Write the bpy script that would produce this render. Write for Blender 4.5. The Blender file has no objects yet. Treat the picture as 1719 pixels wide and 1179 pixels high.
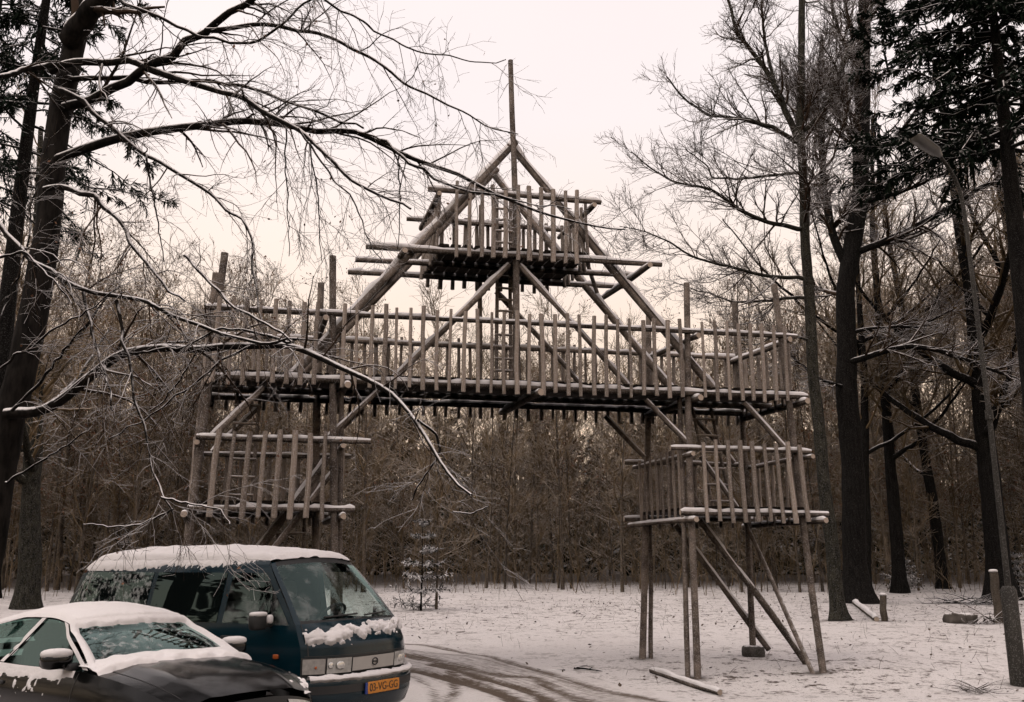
import bpy, math, random
import numpy as np
from mathutils import Vector, Matrix, Quaternion, noise as mnoise

# ------------------------------------------------------------------ camera, sky, sun, exposure
scene = bpy.context.scene
R = math.radians
cam_d = bpy.data.cameras.new('camera'); cam = bpy.data.objects.new('camera', cam_d)
scene.collection.objects.link(cam); scene.camera = cam
cam.location = (0, 0, 1.75); cam.rotation_euler = (R(90 + 12.56), 0, 0)
cam_d.sensor_width = 36; cam_d.lens = 33.5; cam_d.clip_start = .1; cam_d.clip_end = 3000

world = bpy.data.worlds.new('World'); scene.world = world; world.use_nodes = True
nt = world.node_tree; nt.nodes.clear()
def N(t, kind, **kw):
    n = t.nodes.new(kind)
    for k, v in kw.items(): setattr(n, k, v)
    return n
sky = N(nt, 'ShaderNodeTexSky'); sky.sky_type = 'NISHITA'; sky.sun_disc = False
SUN_EL, SUN_AZ = 58.0, 235.0          # soft overcast light, brightest over the open car park behind the camera, to the left
sky.sun_elevation = R(SUN_EL); sky.sun_rotation = R(SUN_AZ)
skym = N(nt, 'ShaderNodeMix', data_type='RGBA', blend_type='MULTIPLY'); skym.inputs[0].default_value = 1
skym.inputs[7].default_value = (.08, .08, .08, 1); nt.links.new(sky.outputs[0], skym.inputs[6])
tc = N(nt, 'ShaderNodeTexCoord'); sep = N(nt, 'ShaderNodeSeparateXYZ'); nt.links.new(tc.outputs['Generated'], sep.inputs[0])
ramp = N(nt, 'ShaderNodeValToRGB'); nt.links.new(sep.outputs[2], ramp.inputs[0])
e = ramp.color_ramp.elements
e[0].position = 0.0; e[0].color = (1.10, .80, .55, 1)
e[1].position = 1.0; e[1].color = (1.03, .92, .925, 1)
x = e.new(.16); x.color = (1.12, .85, .62, 1)
x = e.new(.30); x.color = (1.10, .925, .81, 1)
x = e.new(.44); x.color = (1.06, .95, .935, 1)
cn = N(nt, 'ShaderNodeTexNoise'); cn.inputs['Scale'].default_value = 2.2; cn.inputs['Detail'].default_value = 4
nt.links.new(tc.outputs['Generated'], cn.inputs['Vector'])
cr = N(nt, 'ShaderNodeValToRGB'); nt.links.new(cn.outputs[0], cr.inputs[0])
cr.color_ramp.elements[0].position = .3; cr.color_ramp.elements[0].color = (.94, .94, .95, 1)
cr.color_ramp.elements[1].position = .7; cr.color_ramp.elements[1].color = (1.03, 1.02, 1.0, 1)
cm = N(nt, 'ShaderNodeMix', data_type='RGBA', blend_type='MULTIPLY'); cm.inputs[0].default_value = 1
nt.links.new(ramp.outputs[0], cm.inputs[6]); nt.links.new(cr.outputs[0], cm.inputs[7])
mx = N(nt, 'ShaderNodeMix', data_type='RGBA'); mx.inputs[0].default_value = .90     # cloud cover over the clear sky
nt.links.new(skym.outputs[2], mx.inputs[6]); nt.links.new(cm.outputs[2], mx.inputs[7])
bg = N(nt, 'ShaderNodeBackground'); bg.inputs[1].default_value = 1.07
nt.links.new(mx.outputs[2], bg.inputs[0])
wo = N(nt, 'ShaderNodeOutputWorld'); nt.links.new(bg.outputs[0], wo.inputs[0])

sun_d = bpy.data.lights.new('sun', 'SUN'); sun = bpy.data.objects.new('sun', sun_d); scene.collection.objects.link(sun)
sun_d.energy = 1.0; sun_d.angle = R(35); sun_d.color = (1, .90, .80)
az = R(SUN_AZ); dirv = Vector((math.sin(az) * math.cos(R(SUN_EL)), math.cos(az) * math.cos(R(SUN_EL)), math.sin(R(SUN_EL))))
sun.rotation_euler = (-dirv).to_track_quat('-Z', 'Y').to_euler()
vs = scene.view_settings; vs.view_transform = 'Standard'; vs.look = 'None'; vs.exposure = 0; vs.gamma = 1; vs.use_curve_mapping = False
scene.cycles.max_bounces = 4; scene.cycles.diffuse_bounces = 0; scene.cycles.transparent_max_bounces = 8; scene.cycles.use_adaptive_sampling = True; scene.cycles.adaptive_threshold = .03

# ------------------------------------------------------------------ helpers
rng = np.random.default_rng(7); random.seed(7)
COL = scene.collection
def mesh_np(name, V, F, mats=(), smooth=True, midx=None):
    """V (n,3), F list of (m,k) index arrays"""
    me = bpy.data.meshes.new(name)
    V = np.asarray(V, np.float32)
    if isinstance(F, np.ndarray): F = [F]
    F = [np.asarray(f, np.int32) for f in F if len(f)]
    nl = sum(f.size for f in F); npoly = sum(len(f) for f in F)
    me.vertices.add(len(V)); me.vertices.foreach_set('co', V.ravel())
    me.loops.add(nl); me.polygons.add(npoly)
    me.loops.foreach_set('vertex_index', np.concatenate([f.ravel() for f in F]))
    cnt = np.concatenate([np.full(len(f), f.shape[1], np.int32) for f in F])
    st = np.r_[0, np.cumsum(cnt)[:-1]].astype(np.int32)
    me.polygons.foreach_set('loop_start', st)
    if midx is not None: me.polygons.foreach_set('material_index', np.asarray(midx, np.int32))
    me.polygons.foreach_set('use_smooth', np.full(npoly, smooth))
    for m in mats: me.materials.append(m)
    me.update(calc_edges=True); me.validate()
    return me
def ob(name, me, parent=None, loc=(0, 0, 0)):
    o = bpy.data.objects.new(name, me); COL.objects.link(o); o.location = loc
    if parent is not None: o.parent = parent
    return o
def tag(o, label=None, cat=None, group=None, kind=None):
    if label: o['label'] = label
    if cat: o['category'] = cat
    if group: o['group'] = group
    if kind: o['kind'] = kind
    return o
def thing(name, label, cat, loc=(0, 0, 0), rz=0, group=None):
    o = ob(name, None, None, loc); o.rotation_euler = (0, 0, rz)
    return tag(o, label, cat, group)
def merge(parts):
    Vs, Qs, Ts, n = [], [], [], 0
    for V, F in parts:
        Vs.append(V)
        for f in (F if isinstance(F, list) else [F]):
            if len(f): (Qs if f.shape[1] == 4 else Ts).append(f + n)
        n += len(V)
    out = []
    if Qs: out.append(np.concatenate(Qs))
    if Ts: out.append(np.concatenate(Ts))
    return np.concatenate(Vs), out
def nrm(a): return a / np.maximum(np.linalg.norm(a, axis=-1, keepdims=True), 1e-9)
def tubes(P, Rr, ns):
    """batch of tubes: P (n,k,3), Rr (n,k)"""
    n, k, _ = P.shape
    T = nrm(np.gradient(P, axis=1))
    m = nrm(P[:, -1] - P[:, 0])
    ref = np.where(np.abs(m[:, 2:3]) < .8, np.array([[0, 0, 1.]]), np.array([[1., 0, 0]]))[:, None, :]
    A = nrm(ref - (ref * T).sum(-1, keepdims=True) * T); B = np.cross(T, A)
    an = np.arange(ns) / ns * 2 * np.pi
    V = P[:, :, None, :] + Rr[:, :, None, None] * (A[:, :, None, :] * np.cos(an)[:, None] + B[:, :, None, :] * np.sin(an)[:, None])
    i = np.arange(n)[:, None, None] * k * ns; j = np.arange(k - 1)[None, :, None] * ns; s = np.arange(ns)[None, None, :]
    s2 = (s + 1) % ns
    F = np.stack([i + j + s, i + j + s2, i + j + ns + s2, i + j + ns + s], -1).reshape(-1, 4)
    return V.reshape(-1, 3), F
def ribbons(P, Wd, side):
    """flat strips: P (n,k,3), Wd (n,k) half widths, side (n,3)"""
    n, k, _ = P.shape
    S = side[:, None, :] * Wd[:, :, None]
    V = np.stack([P - S, P + S], 2).reshape(-1, 3)
    i = np.arange(n)[:, None] * k * 2; j = np.arange(k - 1)[None, :] * 2
    F = np.stack([i + j, i + j + 1, i + j + 3, i + j + 2], -1).reshape(-1, 4)
    return V, F
def resample(pts, k, rad=None):
    pts = np.asarray(pts, float); d = np.r_[0, np.cumsum(np.linalg.norm(np.diff(pts, axis=0), axis=1))]
    # Catmull-Rom style smoothing by dense interpolation
    t = np.linspace(0, d[-1], k); Q = np.stack([np.interp(t, d, pts[:, c]) for c in range(3)], 1)
    for _ in range(2):
        Q[1:-1] = .25 * Q[:-2] + .5 * Q[1:-1] + .25 * Q[2:]
    return Q
def grow(P, Rr, n, trange, length, angle, trop, wig, K, rfac, rng, tip=.25, rmin=.003, flat=0.):
    """children of every branch in the batch: n each (int or array)"""
    N0, K0, _ = P.shape
    idx = np.repeat(np.arange(N0), n)
    M = len(idx)
    t = rng.uniform(trange[0], trange[1], M) * (K0 - 1)
    a = np.clip(t.astype(int), 0, K0 - 2); f = (t - a)[:, None]
    p0 = P[idx, a] * (1 - f) + P[idx, a + 1] * f
    r0 = Rr[idx, a] * (1 - f[:, 0]) + Rr[idx, a + 1] * f[:, 0]
    tan = nrm(P[idx, a + 1] - P[idx, a])
    rnd = rng.normal(size=(M, 3)); rnd[:, 2] *= (1 - flat)
    perp = nrm(rnd - (rnd * tan).sum(1, keepdims=True) * tan)
    ang = rng.normal(angle[0], angle[1], M)[:, None]
    d = nrm(tan * np.cos(ang) + perp * np.sin(ang))
    L = rng.uniform(length[0], length[1], M) * (1 - .45 * (t / (K0 - 1)))
    st = (L / (K - 1))[:, None]
    Q = np.zeros((M, K, 3)); Q[:, 0] = p0
    for k in range(1, K):
        d = nrm(d + rng.normal(0, wig, (M, 3)) + np.array([0, 0, trop / (K - 1)]))
        Q[:, k] = Q[:, k - 1] + d * st
    r = np.maximum(np.minimum(r0 * rfac, r0 * .9), rmin)
    Rq = r[:, None] * np.linspace(1, tip, K)[None]
    return Q, np.maximum(Rq, rmin * .6)
def nz(p, s=1.0): return mnoise.noise(Vector(p) * s)

# ------------------------------------------------------------------ materials
def mat(name):
    m = bpy.data.materials.new(name); m.use_nodes = True
    t = m.node_tree; b = t.nodes['Principled BSDF']
    return m, t, b
def mixc(t, fac, a, b, blend='MIX'):
    n = t.nodes.new('ShaderNodeMix'); n.data_type = 'RGBA'; n.blend_type = blend
    for s, v in ((0, fac), (6, a), (7, b)):
        if hasattr(v, 'links') or hasattr(v, 'is_linked'): t.links.new(v, n.inputs[s])
        else: n.inputs[s].default_value = v if s == 0 else (*v, 1)
    return n.outputs[2]
def math_(t, op, a, b=None, clamp=False):
    n = t.nodes.new('ShaderNodeMath'); n.operation = op; n.use_clamp = clamp
    for s, v in ((0, a), (1, b)):
        if v is None: continue
        if hasattr(v, 'is_linked'): t.links.new(v, n.inputs[s])
        else: n.inputs[s].default_value = v
    return n.outputs[0]
def noise_(t, scale, detail=3, coord=None, rough=.55, stretch=None):
    n = t.nodes.new('ShaderNodeTexNoise'); n.inputs['Scale'].default_value = scale; n.inputs['Detail'].default_value = detail; n.inputs['Roughness'].default_value = rough
    if coord is None:
        c = t.nodes.new('ShaderNodeTexCoord'); coord = c.outputs['Object']
    if stretch:
        mp = t.nodes.new('ShaderNodeMapping'); mp.inputs['Scale'].default_value = stretch; t.links.new(coord, mp.inputs[0]); coord = mp.outputs[0]
    t.links.new(coord, n.inputs['Vector']); return n.outputs[0]
def smooth_(t, v, lo, hi):
    n = t.nodes.new('ShaderNodeMapRange'); n.interpolation_type = 'SMOOTHSTEP'
    t.links.new(v, n.inputs[0]); n.inputs[1].default_value = lo; n.inputs[2].default_value = hi
    return n.outputs[0]
def world_pos(t):
    g = t.nodes.new('ShaderNodeNewGeometry'); return g.outputs['Position']
def up_(t):
    g = t.nodes.new('ShaderNodeNewGeometry'); s = t.nodes.new('ShaderNodeSeparateXYZ'); t.links.new(g.outputs['Normal'], s.inputs[0]); return s.outputs[2]
def bump_(t, b, h, strength, dist=.02):
    n = t.nodes.new('ShaderNodeBump'); n.inputs['Strength'].default_value = strength; n.inputs['Distance'].default_value = dist
    t.links.new(h, n.inputs['Height']); t.links.new(n.outputs[0], b.inputs['Normal'])
SNOW = (.79, .755, .745)
def snowy(name, base_a, base_b, scale, stretch, rough=.85, lo=.35, hi=.7, amount=1., nscale=14, dust=0., rand=.0, bump=.3):
    """a rough natural surface with snow lying where it faces up"""
    m, t, b = mat(name)
    n1 = noise_(t, scale, 4, stretch=stretch)
    c = mixc(t, smooth_(t, n1, .3, .7), base_a, base_b)
    if rand:
        oi = t.nodes.new('ShaderNodeObjectInfo'); hv = t.nodes.new('ShaderNodeHueSaturation')
        t.links.new(math_(t, 'ADD', math_(t, 'MULTIPLY', oi.outputs['Random'], rand * 2), 1 - rand), hv.inputs['Value']); t.links.new(c, hv.inputs['Color']); c = hv.outputs[0]
    wp = world_pos(t); n2 = noise_(t, nscale, 3, wp)
    u = math_(t, 'ADD', up_(t), math_(t, 'MULTIPLY', math_(t, 'SUBTRACT', n2, .5), .7))
    f = math_(t, 'MULTIPLY', smooth_(t, u, lo, hi), amount)
    if dust:
        n3 = noise_(t, 55, 2, wp); d = math_(t, 'MULTIPLY', smooth_(t, n3, .52, .68), dust)
        f = math_(t, 'MAXIMUM', f, d)
    c = mixc(t, f, c, SNOW)
    t.links.new(c, b.inputs['Base Color']); b.inputs['Roughness'].default_value = rough; b.inputs['Specular IOR Level'].default_value = .06
    if bump: bump_(t, b, n1, bump)
    return m
def plain(name, col, rough=.5, metal=0., spec=.5, coat=0., var=0., vs=8):
    m, t, b = mat(name)
    b.inputs['Roughness'].default_value = rough; b.inputs['Metallic'].default_value = metal; b.inputs['Specular IOR Level'].default_value = spec; b.inputs['Coat Weight'].default_value = coat
    n = noise_(t, vs, 4)
    k = var
    t.links.new(mixc(t, n, tuple(max(0, v * (1 - k)) for v in col), tuple(v * (1 + k) for v in col)), b.inputs['Base Color'])
    return m
M = {}
M['log'] = snowy('weathered_log', (.42, .35, .298), (.185, .148, .122), 3.0, (2.2, 2.2, .5), lo=.25, hi=.75, dust=.35, rand=.3, bump=.35)
M['beam'] = snowy('weathered_beam', (.255, .208, .174), (.09, .072, .06), 5.0, (1, 1, 1), lo=.3, hi=.75, dust=.3, rand=.3, bump=.35)
M['logend'] = plain('log_end_grain', (.50, .40, .32), .9, var=.25, vs=12)
M['plank'] = snowy('deck_plank', (.035, .028, .023), (.02, .016, .013), 4, (1, 1, 1), lo=.5, hi=.8)  # near-black tone puts the shade under the decks into the colour
def snow_mat():
    m, t, b = mat('snow')
    wp = world_pos(t); n = noise_(t, 30, 4, wp); n2 = noise_(t, 4, 3, wp)
    c = mixc(t, n2, (.73, .69, .68), (.83, .795, .785)); t.links.new(c, b.inputs['Base Color'])
    b.inputs['Roughness'].default_value = .8; b.inputs['Specular IOR Level'].default_value = .2
    bump_(t, b, n, .5, .015); return m
M['snow'] = snow_mat()
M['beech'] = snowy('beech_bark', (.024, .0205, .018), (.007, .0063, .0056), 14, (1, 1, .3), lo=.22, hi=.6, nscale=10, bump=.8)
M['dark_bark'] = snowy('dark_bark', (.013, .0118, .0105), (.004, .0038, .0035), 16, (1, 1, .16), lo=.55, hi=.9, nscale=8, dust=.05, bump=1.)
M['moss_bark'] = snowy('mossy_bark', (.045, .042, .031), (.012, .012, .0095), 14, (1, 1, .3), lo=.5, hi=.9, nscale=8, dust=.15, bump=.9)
M['twig'] = snowy('twig_bark', (.075, .051, .036), (.032, .023, .017), 3, (1, 1, 1), lo=.25, hi=.65, nscale=5, amount=.8, bump=0)
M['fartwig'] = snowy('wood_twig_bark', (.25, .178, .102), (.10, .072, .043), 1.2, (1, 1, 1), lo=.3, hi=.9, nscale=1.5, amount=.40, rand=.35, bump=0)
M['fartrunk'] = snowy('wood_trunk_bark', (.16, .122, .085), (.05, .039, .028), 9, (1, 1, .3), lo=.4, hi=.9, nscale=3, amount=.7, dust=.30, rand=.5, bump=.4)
M['leaf'] = plain('withered_leaf', (.145, .066, .032), .8, var=.5, vs=3)
M['needle'] = snowy('spruce_needles', (.018, .030, .021), (.009, .016, .011), 2, (1, 1, 1), lo=.45, hi=.95, nscale=3, amount=.6, bump=0)
M['snowneedle'] = snowy('snow_laden_needles', (.026, .04, .028), (.014, .022, .016), 2, (1, 1, 1), lo=.05, hi=.5, nscale=7, amount=.9, bump=0)
M['darkneedle'] = snowy('far_spruce_needles', (.020, .030, .020), (.010, .016, .012), 2, (1, 1, 1), lo=.6, hi=1.0, nscale=2, amount=.35, bump=0)

# ------------------------------------------------------------------ ground and road
def ground_z(x, y):
    x = np.asarray(x, float); y = np.asarray(y, float)
    base = np.interp(y, [0, 14, 17, 36, 60, 96, 150, 230, 1500], [0, 0, .17, .68, 1.0, 1.2, 9, 17, 17])
    b = .035 * np.sin(x * .9 + 1.3 * np.sin(y * .37)) * np.sin(y * .7 + .8 * np.sin(x * .51))
    b += .02 * np.sin(x * 2.3 + y * 1.1) * np.sin(y * 2.9 - x * .7)
    damp = np.clip((y - 11) / 6, 0, 1)
    return base + b * (.25 + .75 * damp)
def gz(x, y): return float(ground_z(x, y))
def axis(segs):
    out = [segs[0][0]]
    for a, b, s in segs:
        n = max(1, int(round((b - a) / s))); out += list(np.linspace(a, b, n + 1)[1:])
    return np.array(out)
TRACKS = [  # worn wheel lines through the slush: points, half width, strength
    ([(-9.5, 25.5), (-5, 21.6), (-1.81, 18.78), (-.95, 17.81), (-.24, 16.59), (.23, 15.89), (.66, 15.03), (1.16, 14.17), (1.62, 13.4), (2.14, 12.48), (3.4, 10.6), (5.2, 8)], .17, .75),
    ([(-9.8, 24.6), (-5.4, 20.6), (-2.4, 17.7), (-1.5, 16.7), (-.7, 15.7), (-.1, 15.0), (.31, 14.88), (.61, 14.02), (.9, 13.0), (1.9, 11.2), (3.6, 8.4)], .20, .8),
    ([(-10, 23.8), (-5.8, 19.6), (-2.6, 16.6), (-1.47, 15.38), (-.78, 14.72), (-.31, 14.02), (.01, 13.04), (.7, 11.6), (2.2, 9)], .20, 1.0),
    ([(-1.3, 16.1), (-.7, 15.3), (-.21, 14.57), (.18, 14.02), (.4, 13.25), (.52, 12.48), (1.1, 11)], .13, 1.0),
    ([(-.95, 15.4), (-.87, 14.72), (-.79, 14.02), (-.81, 13.04), (-.9, 11.8)], .10, .9),
    ([(-1.6, 15.2), (-1.28, 14.57), (-1.09, 14.02), (-.98, 13.04), (-.95, 11.6)], .10, .6),
    ([(-4.4, 19.6), (-2.2, 17.9), (-.8, 16.9), (.4, 15.3), (1.3, 13.6), (2.5, 11.5)], .22, .5),
]
def seg_dist(X, Y, pts):
    D = np.full(X.shape, 1e9)
    for (x0, y0), (x1, y1) in zip(pts[:-1], pts[1:]):
        dx, dy = x1 - x0, y1 - y0; t = np.clip(((X - x0) * dx + (Y - y0) * dy) / (dx * dx + dy * dy), 0, 1)
        D = np.minimum(D, np.hypot(X - x0 - t * dx, Y - y0 - t * dy))
    return D
def slush(X, Y):
    w = .05 * np.sin(X * 3.1 + Y * 1.7) + .04 * np.sin(Y * 5.3 - X * 2.2)
    s = np.zeros(X.shape); tread = np.zeros(X.shape)
    for i, (pts, hw, k) in enumerate(TRACKS):
        d = seg_dist(X, Y, pts); s = np.maximum(s, k * np.exp(-(np.maximum(d + w * .4, 0) / (hw * .8)) ** 4))
    D0 = seg_dist(X, Y, [(-9.8, 24.4), (-5.4, 20.4), (-2.5, 17.4), (-.7, 15.6), (.5, 14), (1.4, 12), (3.6, 8.4)])
    s = np.maximum(s, (.42) * np.clip(1.45 - D0 / .95 + w, 0, 1))
    return np.clip(s, 0, 1)
def ground_mat():
    m, t, b = mat('trodden_snow')
    wp = world_pos(t)
    at = t.nodes.new('ShaderNodeAttribute'); at.attribute_name = 'slush'
    n1 = noise_(t, 1.1, 5, wp); n2 = noise_(t, 9, 5, wp, .65); n3 = noise_(t, 38, 4, wp, .6); n4 = noise_(t, 2.6, 4, wp)
    c = mixc(t, n1, (.64, .595, .575), (.78, .74, .725))
    c = mixc(t, math_(t, 'MULTIPLY', smooth_(t, n3, .42, .72), .4), c, (.48, .43, .40))
    sl = math_(t, 'ADD', at.outputs['Fac'], math_(t, 'MULTIPLY', math_(t, 'SUBTRACT', n2, .5), math_(t, 'MULTIPLY', smooth_(t, at.outputs['Fac'], .02, .3), .9)), clamp=True)
    ra = t.nodes.new('ShaderNodeAttribute'); ra.attribute_name = 'across'; rl = t.nodes.new('ShaderNodeAttribute'); rl.attribute_name = 'along'
    cv = t.nodes.new('ShaderNodeCombineXYZ'); t.links.new(math_(t, 'MULTIPLY', ra.outputs['Fac'], 9), cv.inputs[0]); t.links.new(math_(t, 'MULTIPLY', rl.outputs['Fac'], .55), cv.inputs[1])
    stk = noise_(t, 1.6, 5, cv.outputs[0], .7)
    on = smooth_(t, at.outputs['Fac'], .03, .25)
    sl = math_(t, 'ADD', sl, math_(t, 'MULTIPLY', math_(t, 'SUBTRACT', stk, .5), math_(t, 'MULTIPLY', on, 1.1)), clamp=True)
    c = mixc(t, smooth_(t, sl, .10, .95), c, (.105, .076, .054))
    # leaf litter and grass showing through thin snow
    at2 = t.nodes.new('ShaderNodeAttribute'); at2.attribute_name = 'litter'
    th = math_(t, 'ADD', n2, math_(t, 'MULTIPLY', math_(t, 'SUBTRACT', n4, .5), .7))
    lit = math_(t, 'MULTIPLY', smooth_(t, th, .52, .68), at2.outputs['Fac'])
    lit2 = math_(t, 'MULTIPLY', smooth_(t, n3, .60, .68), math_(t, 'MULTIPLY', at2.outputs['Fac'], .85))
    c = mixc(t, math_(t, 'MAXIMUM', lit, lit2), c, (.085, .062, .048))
    at3 = t.nodes.new('ShaderNodeAttribute'); at3.attribute_name = 'floor'  # bare forest floor, and the contact shade painted round feet
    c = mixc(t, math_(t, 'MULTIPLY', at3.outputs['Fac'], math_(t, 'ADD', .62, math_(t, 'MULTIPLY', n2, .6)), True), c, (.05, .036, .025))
    t.links.new(c, b.inputs['Base Color']); b.inputs['Roughness'].default_value = .75; b.inputs['Specular IOR Level'].default_value = .2
    h = math_(t, 'ADD', math_(t, 'ADD', n2, math_(t, 'MULTIPLY', n3, .5)), math_(t, 'MULTIPLY', math_(t, 'MULTIPLY', stk, on), 1.5)); bump_(t, b, h, .7, .04)
    return m
M['ground'] = ground_mat()
def litter(X, Y):
    g = np.exp(-(((X - 4.6) / 3.2) ** 2 + ((Y - 15.6) / 3.0) ** 2)) * .9
    g = np.maximum(g, .75 * np.exp(-((Y - 28) / 7.) ** 2)); g = np.maximum(g, .55 * np.exp(-((X - 9) / 5.) ** 2 - ((Y - 20) / 6.) ** 2))
    g = np.maximum(g, .8 * np.exp(-((Y - np.interp(X, [-3, 1, 3, 9], [21.2, 21.8, 23.2, 24.5])) / .18) ** 2) * (X > -2) * (X < 4))
    g = np.maximum(g, np.clip((Y - 34) / 6, 0, 1))
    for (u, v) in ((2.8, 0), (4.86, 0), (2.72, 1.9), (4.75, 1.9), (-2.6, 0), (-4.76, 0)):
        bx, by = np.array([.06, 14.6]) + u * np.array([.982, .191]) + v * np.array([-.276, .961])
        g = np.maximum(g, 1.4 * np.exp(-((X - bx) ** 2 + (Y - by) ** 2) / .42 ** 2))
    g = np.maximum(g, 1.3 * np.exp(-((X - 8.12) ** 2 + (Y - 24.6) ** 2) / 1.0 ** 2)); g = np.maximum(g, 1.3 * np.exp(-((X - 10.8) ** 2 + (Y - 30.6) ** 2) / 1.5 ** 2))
    return np.clip(g + .22, 0, 1.3)
def floor_and_contact_shade(X, Y):
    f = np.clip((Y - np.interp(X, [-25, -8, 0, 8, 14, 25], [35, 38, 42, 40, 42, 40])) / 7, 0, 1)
    for (u, v) in ((2.8, 0), (2.68, .1), (4.86, 0), (4.70, -.05), (2.72, 1.9), (4.75, 1.9), (-2.6, 0), (-4.76, 0)):      # contact shade round the post feet, painted in soil colour
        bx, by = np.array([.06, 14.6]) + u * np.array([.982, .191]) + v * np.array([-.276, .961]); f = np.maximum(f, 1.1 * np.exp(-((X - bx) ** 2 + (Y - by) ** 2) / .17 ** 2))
    for bx, by, rr in ((8.12, 24.58, .42), (10.76, 30.6, .8), (7.34, 14.52, .2), (12.25, 22, .7), (9.27, 24.6, .2), (11.68, 23.7, .22)): f = np.maximum(f, 1.0 * np.exp(-((X - bx) ** 2 + (Y - by) ** 2) / rr ** 2))  # contact shade also painted round trunks, lamp post and bollards
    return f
def add_attr(me, name, vals):
    a = me.attributes.new(name, 'FLOAT', 'POINT'); a.data.foreach_set('value', np.asarray(vals, np.float32).ravel())
def grid_mesh(name, X, Y, Z, mats, extra=None):
    a, b = X.shape; idx = np.arange(a * b).reshape(a, b)
    F = np.stack([idx[:-1, :-1], idx[1:, :-1], idx[1:, 1:], idx[:-1, 1:]], -1).reshape(-1, 4)
    me = mesh_np(name, np.stack([X, Y, Z], -1).reshape(-1, 3), F, mats)
    for k, v in (extra or {}).items(): add_attr(me, k, v)
    return me
gx = axis([(-1500, -300, 300), (-300, -60, 30), (-60, -16, 4), (-16, -6, .6), (-6, 9.5, .1), (9.5, 22, .5), (22, 60, 4), (60, 300, 30), (300, 1500, 300)])
gy = axis([(-300, -20, 40), (-20, 4, 4), (4, 11, .4), (11, 25, .1), (25, 45, .4), (45, 100, 5), (100, 300, 40), (300, 1500, 300)])
GX, GY = np.meshgrid(gx, gy, indexing='ij')
ROADC = [(-16, 29), (-9.8, 24.4), (-5.4, 20.4), (-2.9, 17.2), (-1.2, 15.0), (.3, 12.6), (1.4, 10.6), (3.0, 8), (5, 4)]
tr0 = slush(GX, GY)
g = ob('ground', grid_mesh('ground', GX, GY, ground_z(GX, GY) - .03 * tr0 * (GY < 30), [M['ground']], {'slush': np.zeros(GX.shape), 'litter': litter(GX, GY), 'floor': floor_and_contact_shade(GX, GY)}))
tag(g, kind='structure')
rc = resample([(x, y, 0) for x, y in ROADC], 330)[:, :2]
tn = nrm(np.gradient(rc, axis=0)); pn = np.stack([-tn[:, 1], tn[:, 0]], 1)
off = np.linspace(-2.5, 2.5, 61)
RX = rc[:, 0:1] + pn[:, 0:1] * off; RY = rc[:, 1:2] + pn[:, 1:2] * off
sl = slush(RX, RY); edge = np.clip((2.5 - np.abs(off)) / .5, 0, 1)[None] * np.ones(RX.shape)
rut = .02 * np.sin(off * 9 + 1)[None] * np.ones(RX.shape)
RZ = ground_z(RX, RY) + .03 * edge - .035 - .05 * (sl - .5).clip(0) + .03
RZ = RZ + np.where(edge < 1, -.06 * (1 - edge), 0)
road = ob('road', grid_mesh('road', RX, RY, RZ, [M['ground']], {'slush': sl * edge, 'litter': litter(RX, RY) * .25, 'floor': np.zeros(RX.shape), 'across': off[None] * np.ones(RX.shape), 'along': np.r_[0, np.cumsum(np.hypot(*np.diff(rc, axis=0).T))][:, None] * np.ones(RX.shape)}))
tag(road, kind='structure')

# ------------------------------------------------------------------ the log gateway
GA, GB = R(11), R(16)
GU = np.array([math.cos(GA), math.sin(GA)]); GV = np.array([-math.sin(GB), math.cos(GB)]); GO = np.array([.06, 14.6])
def G(u, v, z):
    q = GO + u * GU + v * GV; return np.array([q[0], q[1], z])
gate = thing('log_gateway', 'tall gateway of weathered logs with railed bridge, two lookout towers and peaked platform', 'gateway', (GO[0], GO[1], 0))
GL = np.array([GO[0], GO[1], 0])
def log_mesh(name, d, r0, r1, ns=10, seg=7, bend=.25, mats=None, seed=0):
    """closed tapered, slightly crooked log from the origin along d"""
    d = np.asarray(d, float); L = np.linalg.norm(d); rg = np.random.default_rng(seed)
    t = np.linspace(0, 1, seg); T = d / L
    ref = np.array([0, 0, 1.]) if abs(T[2]) < .8 else np.array([1., 0, 0])
    A = ref - ref @ T * T; A /= np.linalg.norm(A); B = np.cross(T, A)
    ph = rg.uniform(0, 6.28, 4); rr = (r0 + (r1 - r0) * t)
    ox = bend * r0 * np.sin(t * np.pi) * math.cos(ph[0]) + .12 * r0 * np.sin(t * 9 + ph[1]); oy = bend * r0 * np.sin(t * np.pi) * math.sin(ph[0]) + .12 * r0 * np.sin(t * 7 + ph[2])
    an = np.arange(ns) / ns * 2 * np.pi
    lump = 1 + .05 * rg.normal(size=(seg, ns))
    V = (t[:, None] * d)[:, None, :] + ((ox[:, None] + rr[:, None] * lump * np.cos(an)))[..., None] * A + ((oy[:, None] + rr[:, None] * lump * np.sin(an)))[..., None] * B
    V = V.reshape(-1, 3); n = len(V)
    e0, e1 = V[:ns], V[-ns:]
    V = np.concatenate([V, e0, e1, e0.mean(0, keepdims=True) - T * min(r0, L * .02) * .08, e1.mean(0, keepdims=True) + T * min(r1, L * .02) * .08])
    s = np.arange(ns); s2 = (s + 1) % ns
    Q = np.concatenate([np.stack([k * ns + s, k * ns + s2, (k + 1) * ns + s2, (k + 1) * ns + s], 1) for k in range(seg - 1)])
    C = np.concatenate([np.stack([n + s2, n + s, np.full(ns, n + 2 * ns)], 1), np.stack([n + ns + s, n + ns + s2, np.full(ns, n + 2 * ns + 1)], 1)])
    me = mesh_np(name, V, [Q, C], mats or [M['beam'], M['logend']], True, np.r_[np.zeros(len(Q)), np.ones(len(C))])
    return me
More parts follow.
